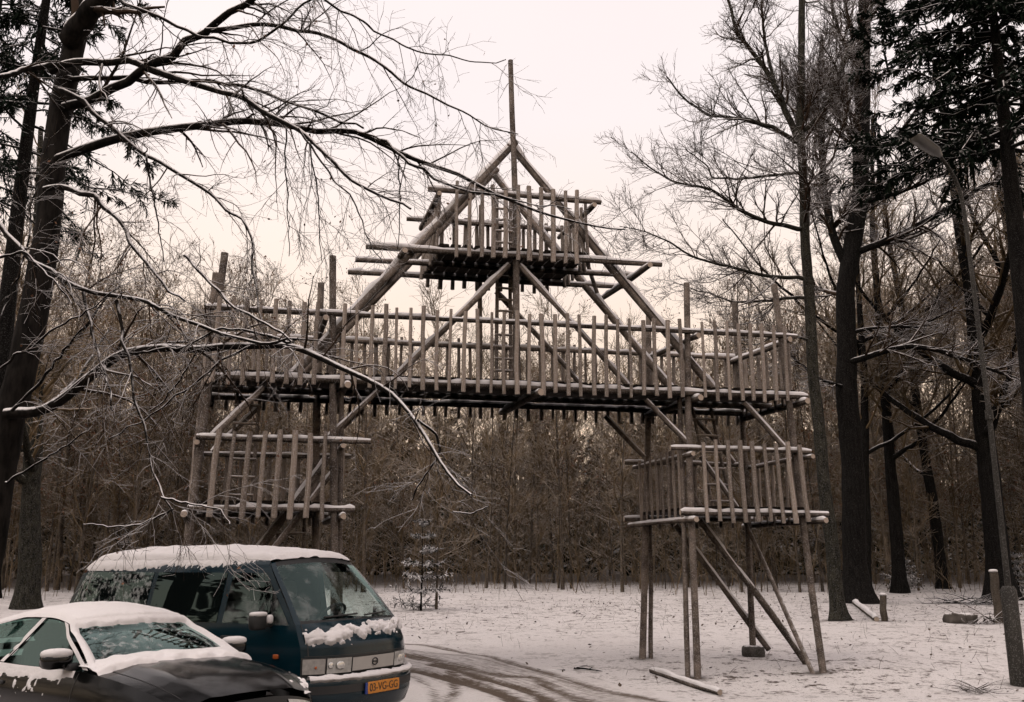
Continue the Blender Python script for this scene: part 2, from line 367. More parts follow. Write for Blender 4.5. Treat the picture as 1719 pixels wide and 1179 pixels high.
def cap_mesh(d, r, h, seed):
    """snow lying along the top of a log"""
    d = np.asarray(d, float); L = np.linalg.norm(d); T = d / L; rg = np.random.default_rng(seed)
    seg = max(8, int(L / .07)); t = np.linspace(0, 1, seg)
    A = np.array([0, 0, 1.]) - T[2] * T; A /= np.linalg.norm(A); B = np.cross(T, A)
    hh = h * np.clip(.75 + .5 * np.interp(t, np.linspace(0, 1, seg // 3 + 2), rg.normal(size=seg // 3 + 2)), .1, 1.5)
    hh *= np.clip(np.minimum(t, 1 - t) * L / .05, 0, 1)
    gap = np.interp(t, np.linspace(0, 1, seg // 5 + 2), rg.uniform(0, 1, seg // 5 + 2)); hh = np.where(gap < .12, -.004, hh)
    an = np.radians([18, 42, 66, 90, 114, 138, 162]); k = np.array([-.06, .55, .9, 1, .9, .55, -.06])
    rad = r * 1.02 + hh[:, None] * k[None]
    V = (t[:, None] * d)[:, None, :] + (rad * np.cos(an))[..., None] * B + (rad * np.sin(an))[..., None] * A
    idx = np.arange(seg * 7).reshape(seg, 7)
    F = np.stack([idx[:-1, :-1], idx[:-1, 1:], idx[1:, 1:], idx[1:, :-1]], -1).reshape(-1, 4)
    return mesh_np('snow', V.reshape(-1, 3), F, [M['snow']])
_seed = [0]
def glog(name, a, b, r, r1=None, snow=0., mats=None, parent=None, bend=.25):
    _seed[0] += 1; k = (.68 if name in ('post', 'prop') else .76) if r > .05 else .9; r *= k; r1 = r1 * k if r1 else None; bend /= k
    p0, p1 = G(*a), G(*b); o = ob(name, log_mesh(name, p1 - p0, r, r1 or r * .93, seed=_seed[0], mats=mats, bend=bend), gate, p0 - GL)
    if parent is not None: o.parent = parent; o.location = p0 - GL - np.array(parent.location)
    if snow and parent is None: ob('snow', cap_mesh(p1 - p0, r, snow, _seed[0]), o)
    return o
# shared pole meshes for the many thin pieces (unit length along z, unit radius)
POLES = []
for k in range(7):
    me = log_mesh('paling', (0, 0, 1.), 1., .93, ns=8, seg=4, bend=.22, seed=100 + k, mats=[M['log'], M['logend']])
    POLES.append(me)
def pole(name, a, b, r, parent=None):
    p0, p1 = G(*a), G(*b); d = p1 - p0; L = float(np.linalg.norm(d))
    par = parent or gate
    o = ob(name, random.choice(POLES), par, p0 - GL if parent is None else p0 - GL - np.array(parent.location))
    q = Vector(d).to_track_quat('Z', 'Y') @ Quaternion((0, 0, 1), random.uniform(0, 6.28))
    o.rotation_mode = 'QUATERNION'; o.rotation_quaternion = q; o.scale = (r, r, L)
    return o
def plank_mesh():
    V = np.array([[x, y, z] for z in (-.5, .5) for (x, y) in ((0, -.5), (1, -.5), (1, .5), (0, .5))], float)
    V[4:, 1] *= .86
    F = np.array([[3, 2, 1, 0], [4, 5, 6, 7], [0, 1, 5, 4], [1, 2, 6, 5], [2, 3, 7, 6], [3, 0, 4, 7]])
    return mesh_np('floor_plank', V, F, [M['plank']], False)
PLANK = plank_mesh()
def plank(a, b, w, th):
    p0, p1 = G(*a), G(*b); d = p1 - p0
    o = ob('floor_plank', PLANK, gate, p0 - GL); o.rotation_euler = (0, 0, math.atan2(d[1], d[0])); o.scale = (float(np.linalg.norm(d)), w, th)
    return o
J = lambda s=.02: random.uniform(-s, s)
# tower posts
posts = [((2.80, 0, -.05), (2.88, 0, 6.28), .082), ((4.86, 0, -.03), (4.45, 0, 6.34), .085), ((2.72, 1.9, .02), (2.97, 1.72, 6.35), .085), ((4.75, 1.9, .28), (4.64, 1.72, 6.5), .085),
         ((-2.60, 0, -.05), (-2.89, 0, 6.38), .085), ((-4.76, 0, -.05), (-4.48, 0, 6.33), .09), ((-2.72, 1.9, .05), (-2.92, 1.72, 6.44), .095), ((-4.86, 1.9, .1), (-4.66, 1.72, 6.52), .085)]
for a, b, r in posts: glog('post', a, b, r, r * .9, bend=.4)
glog('prop', (2.68, .1, -.04), (2.76, .16, 4.38), .06); glog('prop', (4.70, -.05, -.03), (4.28, 1.1, 2.46), .055)
glog('prop', (2.86, 1.86, .1), (3.02, 2.1, 2.45), .06); glog('prop', (-2.52, .14, -.04), (-2.66, .16, 4.38), .045)
fb = G(4.75, 1.9, .2)
# concrete footing under the rear right post
def chunk_mesh(name, sx, sy, sz, seed, m, lump=.12):
    rg = np.random.default_rng(seed); th = np.linspace(0, np.pi, 9); ph = np.arange(14) / 14 * 2 * np.pi
    V = []
    for a in th:
        for c in ph:
            d = np.array([math.sin(a) * math.cos(c), math.sin(a) * math.sin(c), math.cos(a)])
            q = np.sign(d) * np.abs(d) ** .5; V.append(q * (1 + lump * nz(d * 1.7 + seed, 1)) * np.array([sx, sy, sz]))
    V = np.array(V); F = []
    for i in range(8):
        for j in range(14): F.append([i * 14 + j, (i + 1) * 14 + j, (i + 1) * 14 + (j + 1) % 14, i * 14 + (j + 1) % 14])
    return mesh_np(name, V, np.array(F), [m])
M['concrete'] = snowy('old_concrete', (.11, .10, .09), (.06, .055, .05), 6, (1, 1, 1), lo=.75, hi=1.0, dust=.1)
M['stone'] = snowy('grey_stone', (.16, .14, .125), (.09, .08, .07), 5, (1, 1, 1), lo=.45, hi=.8)
ob('footing', chunk_mesh('footing', .19, .17, .12, 3, M['concrete'], .05), gate, fb - GL + np.array([0, 0, .04]))
# bridge deck
glog('beam', (-4.62, -.07, 4.42), (4.86, -.07, 4.42), .072, snow=.030, bend=.15)
glog('beam', (-4.70, 1.76, 4.42), (4.82, 1.76, 4.42), .072, snow=.03, bend=.15)
glog('beam', (-4.60, .85, 4.40), (4.75, .85, 4.40), .07, bend=.15)
for u in (-4.62, -2.62, .30, 2.90, 4.74): glog('cross_beam', (u + .02, -.24, 4.325), (u, 2.0, 4.325), .066, snow=.03)
n = 50
for i in range(n):
    u = -4.62 + (i + .5) * 9.34 / n
    plank((u, -.02 + J(.02), 4.515 + J(.006)), (u, 1.70 + J(.02), 4.515 + J(.006)), 9.34 / n * .9, .05)
glog('rail', (-4.72, -.05, 5.46), (4.76, -.05, 5.44), .056, snow=.022, bend=.2)
glog('rail', (-4.72, 1.77, 5.47), (4.80, 1.77, 5.45), .056, snow=.022, bend=.2)
for u in (-4.55, -2.95, 2.98, 4.58): glog('rail', (u, -.15, 5.36), (u - .02, 1.95, 5.38), .05, snow=.016)
def fence(u0, u1, step, v, z0, z1, skip, lean=0., r=(.025, .038)):
    u = u0
    while u <= u1:
        if all(abs(u - s) > .10 for s in skip):
            l = lean * (u - (u0 + u1) / 2)
            pole('paling', (u + l + J(.012), v, z0 + J(.03)), (u + J(.02), v, z1 + J(.035)), random.uniform(*r))
        u += step + J(.012)
fence(-4.52, 4.68, .205, -.155, 4.31, 5.585, (2.88, -2.8))
fence(-4.56, 4.72, .205, 1.86, 4.20, 5.585, ())
for u in (-4.66, 4.72):
    for k in range(7): pole('paling', (u, .16 + k * .24, 4.3 + J()), (u, .16 + k * .24, 5.5 + J()), .035)
# lookout platforms halfway up the towers
for sg in (1, -1):
    a, b = (2.58, 5.08) if sg > 0 else (-4.75, -2.42)
    ra, rb = (2.47, 4.87) if sg > 0 else (-4.70, -2.22)
    iu, ou = (2.80, 4.78) if sg > 0 else (-2.66, -4.66)
    glog('beam', (a, -.08, 2.52), (b, -.08, 2.52), .06, snow=.03); glog('beam', (a - .08, 1.98, 2.52), (b - .08, 1.98, 2.52), .06, snow=.02)
    for u in (iu + .06 * sg * -1, ou + .12 * sg): glog('cross_beam', (u, -.30, 2.41), (u - .05, 2.2, 2.41), .058, snow=.022)
    glog('rail', (ra, -.06, 3.53), (rb, -.06, 3.52), .045, snow=.02); glog('rail', (ra + .05, 1.95, 3.50), (rb - .05, 1.95, 3.50), .045, snow=.015)
    for u in (iu - .03 * sg, ou + .02 * sg): glog('rail', (u, -.22, 3.43), (u, 2.12, 3.43), .042, snow=.012)
    lo, hi = min(iu, ou), max(iu, ou)
    k = lo + (.19 if sg > 0 else .27)
    while k < hi - .12:
        pole('paling', (k + .07 * sg * (k - lo if sg > 0 else hi - k) / 2, -.145, 2.38 + J()), (k, -.13, 3.64 + J(.03)), random.uniform(.030, .046)); k += .205 if sg > 0 else .215
    k = lo + .15
    while k < hi - .1:
        pole('paling', (k, 2.05, 2.36 + J()), (k, 2.02, 3.6 + J(.03)), random.uniform(.028, .04)); k += .23
    for u in (iu, ou):
        for q in range(8): pole('paling', (u - .06 * (1 if u == iu else -1) * sg, .2 + q * .225, 2.38 + J()), (u - .07 * (1 if u == iu else -1) * sg, .2 + q * .225, 3.55 + J(.03)), random.uniform(.02, .032))
    m_ = 11
    for i in range(m_):
        u = lo + (i + .5) * (hi - lo) / m_; plank((u, -.03, 2.605 + J(.005)), (u - .03, 1.95, 2.605 + J(.005)), (hi - lo) / m_ * .9, .05)
# braces in the towers (mirrored left and right)
for s in (1, -1):
    for v in (.02, 1.8):
        glog('brace', (2.84 * s, v, 3.58), (2.12 * s, v, 4.30), .052, snow=.012)
        glog('brace', (4.52 * s, v, 3.52), (3.80 * s, v, 4.30), .056, snow=.014)
glog('brace', (3.02, .06, 3.42), (3.60, .06, 2.62), .045, snow=.01); glog('brace', (2.92, 1.0, 3.6), (3.5, 1.0, 2.62), .045)
glog('brace', (5.08, .75, .12), (3.30, .75, 2.45), .075, snow=.015)
glog('brace', (5.08, 1.95, .28), (3.45, 1.98, 2.42), .075, snow=.012)
glog('brace', (-4.95, .9, .15), (-2.75, .9, 3.36), .085, snow=.015); glog('brace', (-4.6, .2, .4), (-2.72, .2, 3.1), .055, snow=.012)
# peaked lookout above the bridge
for v, uL, uR in ((0, -2.38, 2.46), (.7, -2.46, 2.33), (1.4, -2.50, 2.35)):
    glog('beam', (uL, v, 6.575), (uR, v, 6.575), .062, .055, snow=.03, bend=.2)
for v, rr in ((.2, .088), (1.4, .085)):
    for s in (1, -1):
        glog('rafter', (3.42 * s, v, 4.50), (-.05 * s, v + .05 * s, 8.62), rr, rr * .85, snow=.03, bend=.3)
glog('flagpole', (.05, .10, 4.45), (-.05, .12, 10.08), .082, .052, bend=.3)
for s in (1, -1):
    glog('brace', (1.88 * s, .10, 4.52), (.08 * s, .10, 6.45), .062, snow=.02)
    glog('brace', (1.90 * s, 1.6, 4.52), (.10 * s, 1.6, 6.42), .06, snow=.02)
    glog('cross_beam', ((2.15 if s > 0 else -1.82), -.25, 6.47), ((2.10 if s > 0 else -1.84), 1.85, 6.45), .06, snow=.025)
    if s > 0: glog('prop', (1.24, .72, 7.62), (1.70, .95, 6.30), .055)
    glog('rail', (1.28 * s, -.15, 7.48), (1.25 * s, 1.6, 7.50), .045, snow=.018)
    for q in range(7): pole('paling', (1.26 * s, .14 + q * .2, 6.5 + J()), (1.22 * s, .14 + q * .2, 7.62 + J(.04)), random.uniform(.026, .036))
glog('rail', (-1.44, -.05, 7.585), (1.42, -.05, 7.57), .05, snow=.03); glog('rail', (-1.52, 1.48, 7.62), (1.45, 1.48, 7.60), .05, snow=.03)
for k in range(11): pole('paling', (-.98 + k * .195 + J(.012), -.135, 6.46 + J()), (-.98 + k * .195 + J(.02), -.13, 7.70 + J(.04)), random.uniform(.03, .042))
for k in range(11): pole('paling', (-1.1 + k * .21 + J(.02), 1.57, 6.42 + J()), (-1.1 + k * .21 + J(.02), 1.57, 7.72 + J(.04)), random.uniform(.03, .042))
for k in range(13):
    u = -1.16 + k * .19; plank((u, -.03, 6.665 + J(.004)), (u, 1.50, 6.665 + J(.004)), .172, .05)
glog('post', (-.22, 1.45, 4.5), (-.22, 1.45, 7.95), .06)
def ladder(a, b, hw, nr, r=.032, label=None):
    a, b = np.array(a, float), np.array(b, float)
    p0 = G(*a); L = ob('ladder', None, gate, p0 - GL)
    if label: L['label'] = label
    for s in (-1, 1):
        glog('ladder_rail', tuple(a + [s * hw, 0, 0]), tuple(b + [s * hw, 0, 0]), r, parent=L)
    for i in range(nr):
        q = a + (b - a) * (i + .6) / nr; pole('rung', tuple(q - [hw + .03, .02, 0]), tuple(q + [hw + .03, -.02, 0]), .022, parent=L)
ladder((.06, .92, 4.54), (.06, .95, 8.0), .12, 17, .036)
ladder((3.95, 1.2, 2.62), (3.48, .95, 4.55), .17, 7)
ladder((-4.05, 1.15, 2.62), (-4.0, .95, 4.55), .17, 7)
ladder((-3.15, 1.45, .1), (-3.25, 1.25, 2.6), .2, 9)

# ------------------------------------------------------------------ vehicles
def paint(name, col, rough=.25):
    m, t, b = mat(name); n = noise_(t, 3, 3); wp = world_pos(t); n2 = noise_(t, 120, 2, wp)
    c = mixc(t, n, tuple(v * .85 for v in col), tuple(v * 1.15 for v in col))
    c = mixc(t, math_(t, 'MULTIPLY', smooth_(t, n2, .62, .78), .03), c, (.5, .47, .46))
    t.links.new(c, b.inputs['Base Color'])
    b.inputs['Roughness'].default_value = rough; b.inputs['Coat Weight'].default_value = .15; b.inputs['Specular IOR Level'].default_value = .22; b.inputs['Coat Roughness'].default_value = .12
    return m
def glass(name, tint=(.5, .6, .58), frost=0., rough=.02, dark=0., fs=18, fk=1.):
    m, t, b = mat(name); t.nodes.remove(b)
    out = t.nodes['Material Output']
    tr = t.nodes.new('ShaderNodeBsdfTransparent'); tr.inputs[0].default_value = (*tint, 1)
    gl = t.nodes.new('ShaderNodeBsdfGlossy'); gl.inputs['Roughness'].default_value = rough; gl.inputs[0].default_value = (.72, 1, .95, 1)
    fr = t.nodes.new('ShaderNodeFresnel'); ge = t.nodes.new('ShaderNodeNewGeometry'); t.links.new(math_(t, 'ADD', 1.52, math_(t, 'MULTIPLY', ge.outputs['Backfacing'], 1 / 1.52 - 1.52)), fr.inputs[0])
    mxs = t.nodes.new('ShaderNodeMixShader'); t.links.new(math_(t, 'MULTIPLY', fr.outputs[0], fk, True), mxs.inputs[0]); t.links.new(gl.outputs[0], mxs.inputs[2])
    if dark:
        df = t.nodes.new('ShaderNodeBsdfDiffuse'); df.inputs[0].default_value = (.004, .006, .006, 1)
        m0 = t.nodes.new('ShaderNodeMixShader'); m0.inputs[0].default_value = dark; t.links.new(tr.outputs[0], m0.inputs[1]); t.links.new(df.outputs[0], m0.inputs[2]); t.links.new(m0.outputs[0], mxs.inputs[1])
    else: t.links.new(tr.outputs[0], mxs.inputs[1])
    last = mxs.outputs[0]
    if frost:
        wp = world_pos(t); n = noise_(t, fs, 4, wp, .65); n2 = noise_(t, fs * .25, 2, wp)
        f = math_(t, 'MULTIPLY', smooth_(t, math_(t, 'ADD', n, math_(t, 'MULTIPLY', math_(t, 'SUBTRACT', n2, .5), .5)), .48, .70), frost)
        sd = t.nodes.new('ShaderNodeBsdfDiffuse'); sd.inputs[0].default_value = (.62, .64, .63, 1)
        ms = t.nodes.new('ShaderNodeMixShader'); t.links.new(f, ms.inputs[0]); t.links.new(last, ms.inputs[1]); t.links.new(sd.outputs[0], ms.inputs[2]); last = ms.outputs[0]
    t.links.new(last, out.inputs[0]); return m
M['van_paint'] = paint('dark_teal_paint', (.0014, .0165, .0255), .2)
M['car_paint'] = paint('black_paint', (.002, .0022, .0022), .16)
M['trim'] = plain('black_trim', (.012, .012, .012), .6, var=.2)
M['rubber'] = plain('tyre_rubber', (.015, .015, .015), .85, var=.2)
M['rim'] = plain('steel_rim', (.35, .35, .35), .4, .8, var=.2)
M['seat'] = plain('seat_cloth', (.05, .05, .052), .95, var=.3, vs=20)
M['glass'] = glass('clear_glass', (.72, .80, .78), fk=1.0, frost=.16, fs=6)
M['car_glass'] = glass('tinted_windscreen', (.38, .52, .49), frost=.30, dark=.25, fs=14, fk=1.4)
M['side_glass'] = glass('tinted_side_glass', (.16, .28, .25), dark=.15, fk=1.)
M['black_glass'] = glass('black_glass', (.03, .04, .04), dark=.9, fk=.9)
M['snow_glass'] = glass('snow_caked_glass', (.1, .12, .12), frost=.42, dark=.8, fs=22)
M['grille'] = plain('pale_grille', (.50, .48, .45), .35, .2, var=.12)
M['lens'] = plain('headlamp_lens', (.44, .43, .40), .10, .0, .8, coat=1., var=.45, vs=22)
M['lens_dim'] = plain('clear_indicator_lens', (.27, .25, .22), .12, .0, .8, coat=1., var=.5, vs=22)
M['bright'] = plain('lamp_reflector', (.62, .61, .58), .18, .5, .6, var=.5, vs=30)
M['orange'] = plain('orange_lens', (.45, .10, .02), .3, var=.2)
M['plate'] = plain('orange_plate', (.72, .27, .035), .5, var=.06)
M['ink'] = plain('plate_ink', (.02, .015, .01), .6)
M['blue'] = plain('plate_blue', (.02, .05, .25), .5)
M['interior'] = plain('dark_interior', (.018, .018, .018), .9, var=.3)

def patch(name, fn, us, vv, m, parent, smooth=True, keep=None, flip=False):
    P = np.array([[fn(u, v) for v in vv] for u in us], float); a, b, _ = P.shape
    idx = np.arange(a * b).reshape(a, b)
    F = np.stack([idx[:-1, :-1], idx[1:, :-1], idx[1:, 1:], idx[:-1, 1:]], -1).reshape(-1, 4)
    if flip: F = F[:, ::-1]
    if keep is not None:
        K = np.array([[keep(u, v) for v in (np.array(vv[:-1]) + np.array(vv[1:])) / 2] for u in (np.array(us[:-1]) + np.array(us[1:])) / 2]).ravel(); F = F[K]
    return ob(name, mesh_np(name, P.reshape(-1, 3), F, [m], smooth), parent)
def surf_n(fn, u, v, sgn, e=.004):
    p = np.array(fn(u, v)); du = np.array(fn(u + e, v)) - p; dv = np.array(fn(u, v + e)) - p
    n = np.cross(du, dv); l = np.linalg.norm(n)
    return p, (n / l * sgn if l > 1e-12 else np.array([0, 0, 1.]))
def off_fn(fn, d, sgn):
    def g(u, v):
        p, n = surf_n(fn, u, v, sgn); return p + n * (d(u, v) if callable(d) else d)
    return g
def snow_on(fn, us, vv, thick, sgn, parent, mask, name='snow', soft=.12):
    """irregular snow lying on a body surface: cells are kept where mask>0 and thin out to the edge"""
    P, Kp = [], []
    for u in us:
        for v in vv:
            p, n = surf_n(fn, u, v, sgn); k = mask(u, v, p)
            th = thick * min(1, max(0, k) / soft) ** .6 if k > 0 else -.004
            P.append(p + n * (th * (1 + .35 * nz(p, 9))) + np.array([0, 0, .5 * max(th, 0)])); Kp.append(k)
    a, b = len(us), len(vv); idx = np.arange(a * b).reshape(a, b)
    F = np.stack([idx[:-1, :-1], idx[1:, :-1], idx[1:, 1:], idx[:-1, 1:]], -1).reshape(-1, 4)
    Kp = np.array(Kp); F = F[(Kp[F] > 0).any(1)]
    if not len(F): return None
    return ob(name, mesh_np(name, np.array(P), F, [M['snow']]), parent)
def rbox(name, c, s, m, parent, bev=.25, rot=0.):
    """rounded block"""
    th = np.linspace(0, np.pi, 9); ph = np.arange(16) / 16 * 2 * np.pi; V = []
    for a in th:
        for q in ph:
            d = np.array([math.sin(a) * math.cos(q), math.sin(a) * math.sin(q), math.cos(a)]); V.append(np.sign(d) * np.abs(d) ** bev * np.array(s) / 2)
    F = [[i * 16 + j, (i + 1) * 16 + j, (i + 1) * 16 + (j + 1) % 16, i * 16 + (j + 1) % 16] for i in range(8) for j in range(16)]
    o = ob(name, mesh_np(name, np.array(V), np.array(F), [m]), parent, c); o.rotation_euler = (0, rot, 0); return o
def wheel(parent, c, r, w):
    an = np.arange(28) / 28 * 2 * np.pi; prof = [(r * .62, -w * .5), (r * .9, -w * .5), (r, -w * .32), (r, w * .32), (r * .9, w * .5), (r * .62, w * .5)]
    V = np.array([[q * math.cos(a), y, q * math.sin(a)] for q, y in prof for a in an])
    F = [[i * 28 + j, i * 28 + (j + 1) % 28, ((i + 1) % 6) * 28 + (j + 1) % 28, ((i + 1) % 6) * 28 + j] for i in range(6) for j in range(28)]
    W_ = ob('wheel', None, parent, c); ob('tyre', mesh_np('tyre', V, np.array(F), [M['rubber']]), W_)
    prof = [(r * .62, -w * .45), (r * .55, -w * .2), (r * .2, -w * .3), (.001, -w * .32)]
    sy = 1 if c[1] < 0 else -1
    V = np.array([[q * math.cos(a), y * sy, q * math.sin(a)] for q, y in prof for a in an])
    F = [[i * 28 + j, i * 28 + (j + 1) % 28, (i + 1) * 28 + (j + 1) % 28, (i + 1) * 28 + j] for i in range(3) for j in range(28)]
    ob('rim', mesh_np('rim', V, np.array(F), [M['rim']]), W_)
lin = np.linspace

# ---- the van (front bumper at x=0, nose towards +x)
van = thing('parked_van', 'dark teal van with snow on its roof, orange plate in front', 'van', (-1.36, 10.33, .02), R(-31))
ZS = [.25, .45, .70, .95, 1.08, 1.35, 1.62, 1.70, 1.76]; YS = [.79, .825, .84, .838, .825, .765, .70, .67, .625]
def sint(x, xs, ys):
    """smooth monotone interpolation"""
    xs = np.asarray(xs, float); ys = np.asarray(ys, float)
    if x <= xs[0]: return float(ys[0])
    if x >= xs[-1]: return float(ys[-1])
    h = np.diff(xs); d = np.diff(ys) / h; m = np.zeros(len(xs)); m[0], m[-1] = d[0], d[-1]
    for i in range(1, len(xs) - 1): m[i] = 0 if d[i - 1] * d[i] <= 0 else 2 * d[i - 1] * d[i] / (d[i - 1] + d[i])
    i = int(np.searchsorted(xs, x)) - 1; t = (x - xs[i]) / h[i]
    return float((2 * t ** 3 - 3 * t * t + 1) * ys[i] + (t ** 3 - 2 * t * t + t) * h[i] * m[i] + (3 * t * t - 2 * t ** 3) * ys[i + 1] + (t ** 3 - t * t) * h[i] * m[i + 1])
ysz = lambda z: sint(z, ZS, YS)
FZ = [1.13, 1.09, 1.00, .92, .82, .66, .625, .605, .57, .42, .30, .25]                  # front profile, cowl to bumper foot
FX = [-.35, -.27, -.16, -.10, -.085, -.095, -.12, -.01, .0, .01, -.03, -.10]
EX = [-.45, -.43, -.385, -.35, -.335, -.335, -.34, -.26, -.24, -.24, -.28, -.34]
xedge = lambda z: float(np.interp(z, [.25, .30, .42, .57, .605, .625, .66, .82, .92, 1.00, 1.09, 1.13, 1.69, 1.76], [-.34, -.28, -.24, -.24, -.26, -.34, -.335, -.335, -.35, -.385, -.43, -.45, -.95, -1.02]))
xrear = lambda z: float(np.interp(z, [.25, .9, 1.1, 1.62, 1.76], [-4.20, -4.28, -4.25, -4.06, -3.92]))
def vside(s):
    return lambda x, z: (x, s * ysz(z) * float(np.interp(x, [-4.28, -4.0, -3.4, -.9, -.25], [.92, .97, 1, 1, .985])), z)
def vside_t(s):      # tau 0..1 from rear edge to front edge
    f = vside(s); return lambda tau, z: f(xrear(z) + (xedge(z) - xrear(z)) * tau, z)
Zlow = [.25, .30, .36, .42, .5, .57, .605, .625, .66, .74, .82, .92, 1.0, 1.08, 1.13]
body = None
def vpart(name, fn, us, vv, m='van_paint', parent=None, **k): return patch(name, fn, us, vv, M[m], parent or van, **k)
A_lo, A_hi = lambda z: xedge(z), lambda z: xedge(z) - .075
zc = lambda z: z
def strip(s, x0f, x1f, z0, z1, nx=5, nzv=8, d=0., m='van_paint', name='pillar', parent=None):
    f = vside(s)
    fn = lambda tau, z: f(x0f(z) + (x1f(z) - x0f(z)) * tau, z)
    if d: fn = off_fn(fn, d, s)
    return vpart(name, fn, lin(0, 1, nx), lin(z0, z1, nzv), m, parent)
WZ0, WZ1 = 1.12, 1.63
for s in (-1, 1):
    # lower side panel with wheel arches cut out
    f = vside_t(s)
    def arch(tau, z, f=f):
        x = f(tau, z)[0]; return not (math.hypot(x + .78, z - .31) < .36 or math.hypot(x + 3.15, z - .31) < .36)
    bp = vpart('side_panel', f, lin(0, 1, 90), Zlow, keep=arch)
    vpart('roof_side', f, lin(0, 1, 30), [1.63, 1.66, 1.70, 1.73, 1.76])
    c = lambda v: (lambda z: v)
    strip(s, xrear, c(-3.92 + .0), WZ0, WZ1) if False else None
    strip(s, lambda z: xrear(z), lambda z: xrear(z) + .10, WZ0, WZ1); strip(s, c(-2.74), c(-2.66), WZ0, WZ1); strip(s, c(-1.56), c(-1.47), WZ0, WZ1)
    strip(s, lambda z: xedge(z) - .085, lambda z: xedge(z), WZ0, WZ1)
    strip(s, lambda z: xrear(z) + .10, c(-2.74), WZ0, WZ1, 20, 12, -.006, 'snow_glass', 'side_window')
    strip(s, c(-2.66), c(-1.56), WZ0, WZ1, 12, 8, -.006, 'black_glass', 'side_window')
    w = strip(s, c(-1.47), lambda z: xedge(z) - .085, WZ0, WZ1, 12, 8, -.006, 'glass', 'door_window')
    # seams, handle, sliding rail and the orange side marker
    for x in (-1.52, -2.70): strip(s, c(x - .005), c(x + .005), .36, 1.12, 2, 12, .003, 'trim', 'door_seam')
    strip(s, c(-3.9), c(-2.7), .985, 1.0, 8, 2, .004, 'trim', 'slide_rail')
    rbox('door_handle', (-1.36, s * .852, .98), (.17, .035, .04), M['trim'], van, .5)
    rbox('side_marker', (-.66, s * .842, .82), (.07, .02, .045), M['orange'], van, .4)
    mr = rbox('mirror', (-.80, s * .97, 1.16), (.10, .20, .17), M['trim'], van, .45)
    rbox('snow', (0, 0, .07), (.11, .20, .05), M['snow'], mr, .6); rbox('mirror_arm', (.03, -s * .12, -.03), (.05, .12, .06), M['trim'], mr, .5)
    rbox('snow', (.06, -s * .10, .02), (.06, .07, .09), M['snow'], mr, .7)
    for xw in (-.78, -3.15): wheel(van, (xw, s * .735, .29), .31, .18)
# roof
zr = lambda x: float(np.interp(x, [-3.76, -3.45, -1.6, -1.05, -.88], [1.755, 1.765, 1.765, 1.76, 1.70]))
wf = lambda x: float(np.interp(x, [-4.2, -4.0, -3.4, -.9], [.92, .97, 1, 1]))
def vroof(tau, q):      # q -1..1 across
    x1 = -.99 + .10 * (1 - q * q); x = -3.93 - .05 * (1 - q * q) + (x1 + 3.93 + .05 * (1 - q * q)) * tau
    e = min(1, (1 - tau) * 4) ; fr = float(np.interp(tau, [0, .06, .2, .6, .85, 1], [.25, .75, 1.15, 1.2, .85, .38]))
    return (x, q * .625 * wf(x), 1.758 + .10 * fr * (1 - abs(q) ** 2.4))
vpart('roof', vroof, lin(0, 1, 40), lin(-1, 1, 25))
# windscreen with its frame
def wsc(tau, q):        # tau 0 base .. 1 top
    z = 1.13 + (1.735 - 1.13) * tau; x = xedge(z) + (.115 - .02 * tau) * (1 - q * q) + .012 * math.sin(tau * 3.14); y = q * ysz(z) * .99
    return (x, y, z + .055 * (1 - q * q) * (tau) ** 2)
wso = off_fn(wsc, .004, -1)
vpart('windscreen', wsc, lin(.05, .93, 16), lin(-.93, .93, 28), 'glass')
for q0, q1, t0, t1, nm in ((-1, -.92, 0, 1, 'a_pillar'), (.92, 1, 0, 1, 'a_pillar')): vpart('pillar', wsc, lin(t0, t1, 16), lin(q0, q1, 4))
vpart('windscreen_frame', wsc, lin(.93, 1, 3), lin(-.92, .92, 24), 'trim'); vpart('cowl', wsc, lin(-.01, .06, 3), lin(-.92, .92, 24), 'trim')
# nose: bonnet, lamp band, bumper
fs_ = np.arange(len(FZ))
def vfront(i, q):
    z = float(np.interp(i, fs_, FZ)); xc = float(np.interp(i, fs_, FX)); xe = float(np.interp(i, fs_, EX))
    y = q * ysz(z) * float(np.interp(xe, [-.9, -.25], [1, .985]))
    return (xe + (xc - xe) * (1 - abs(q) ** 3.2), y, z + .02 * (1 - q * q) * (i < 3.2))
QQ = np.sin(lin(-1, 1, 37) * np.pi / 2)
vpart('bonnet', vfront, lin(0, 4, 17), QQ, flip=True); vpart('lamp_band', vfront, lin(4, 5, 6), QQ, 'trim', flip=True)
vpart('bumper_gap', vfront, lin(5, 6.6, 5), QQ, 'trim', flip=True); bmp = vpart('bumper', vfront, lin(6.6, 11, 22), QQ, flip=True)
fo = lambda d: off_fn(vfront, d, 1)
SG = 1 if surf_n(vfront, 4.5, 0, 1)[1][0] > 0 else -1
fo = lambda d: off_fn(vfront, d, SG)
vpart('bonnet_seam', fo(.003), [3.86, 3.92], lin(-.97, .97, 30), 'trim'); vpart('bonnet_seam', fo(.003), lin(.1, 3.9, 14), [-.94, -.93], 'trim'); vpart('bonnet_seam', fo(.003), lin(.1, 3.9, 14), [.93, .94], 'trim')
vpart('bumper_strip', fo(.006), lin(8.1, 8.6, 4), lin(-.99, .99, 34), 'trim')
vpart('grille', fo(.012), lin(4.12, 4.93, 5), lin(-.40, .40, 15), 'grille')
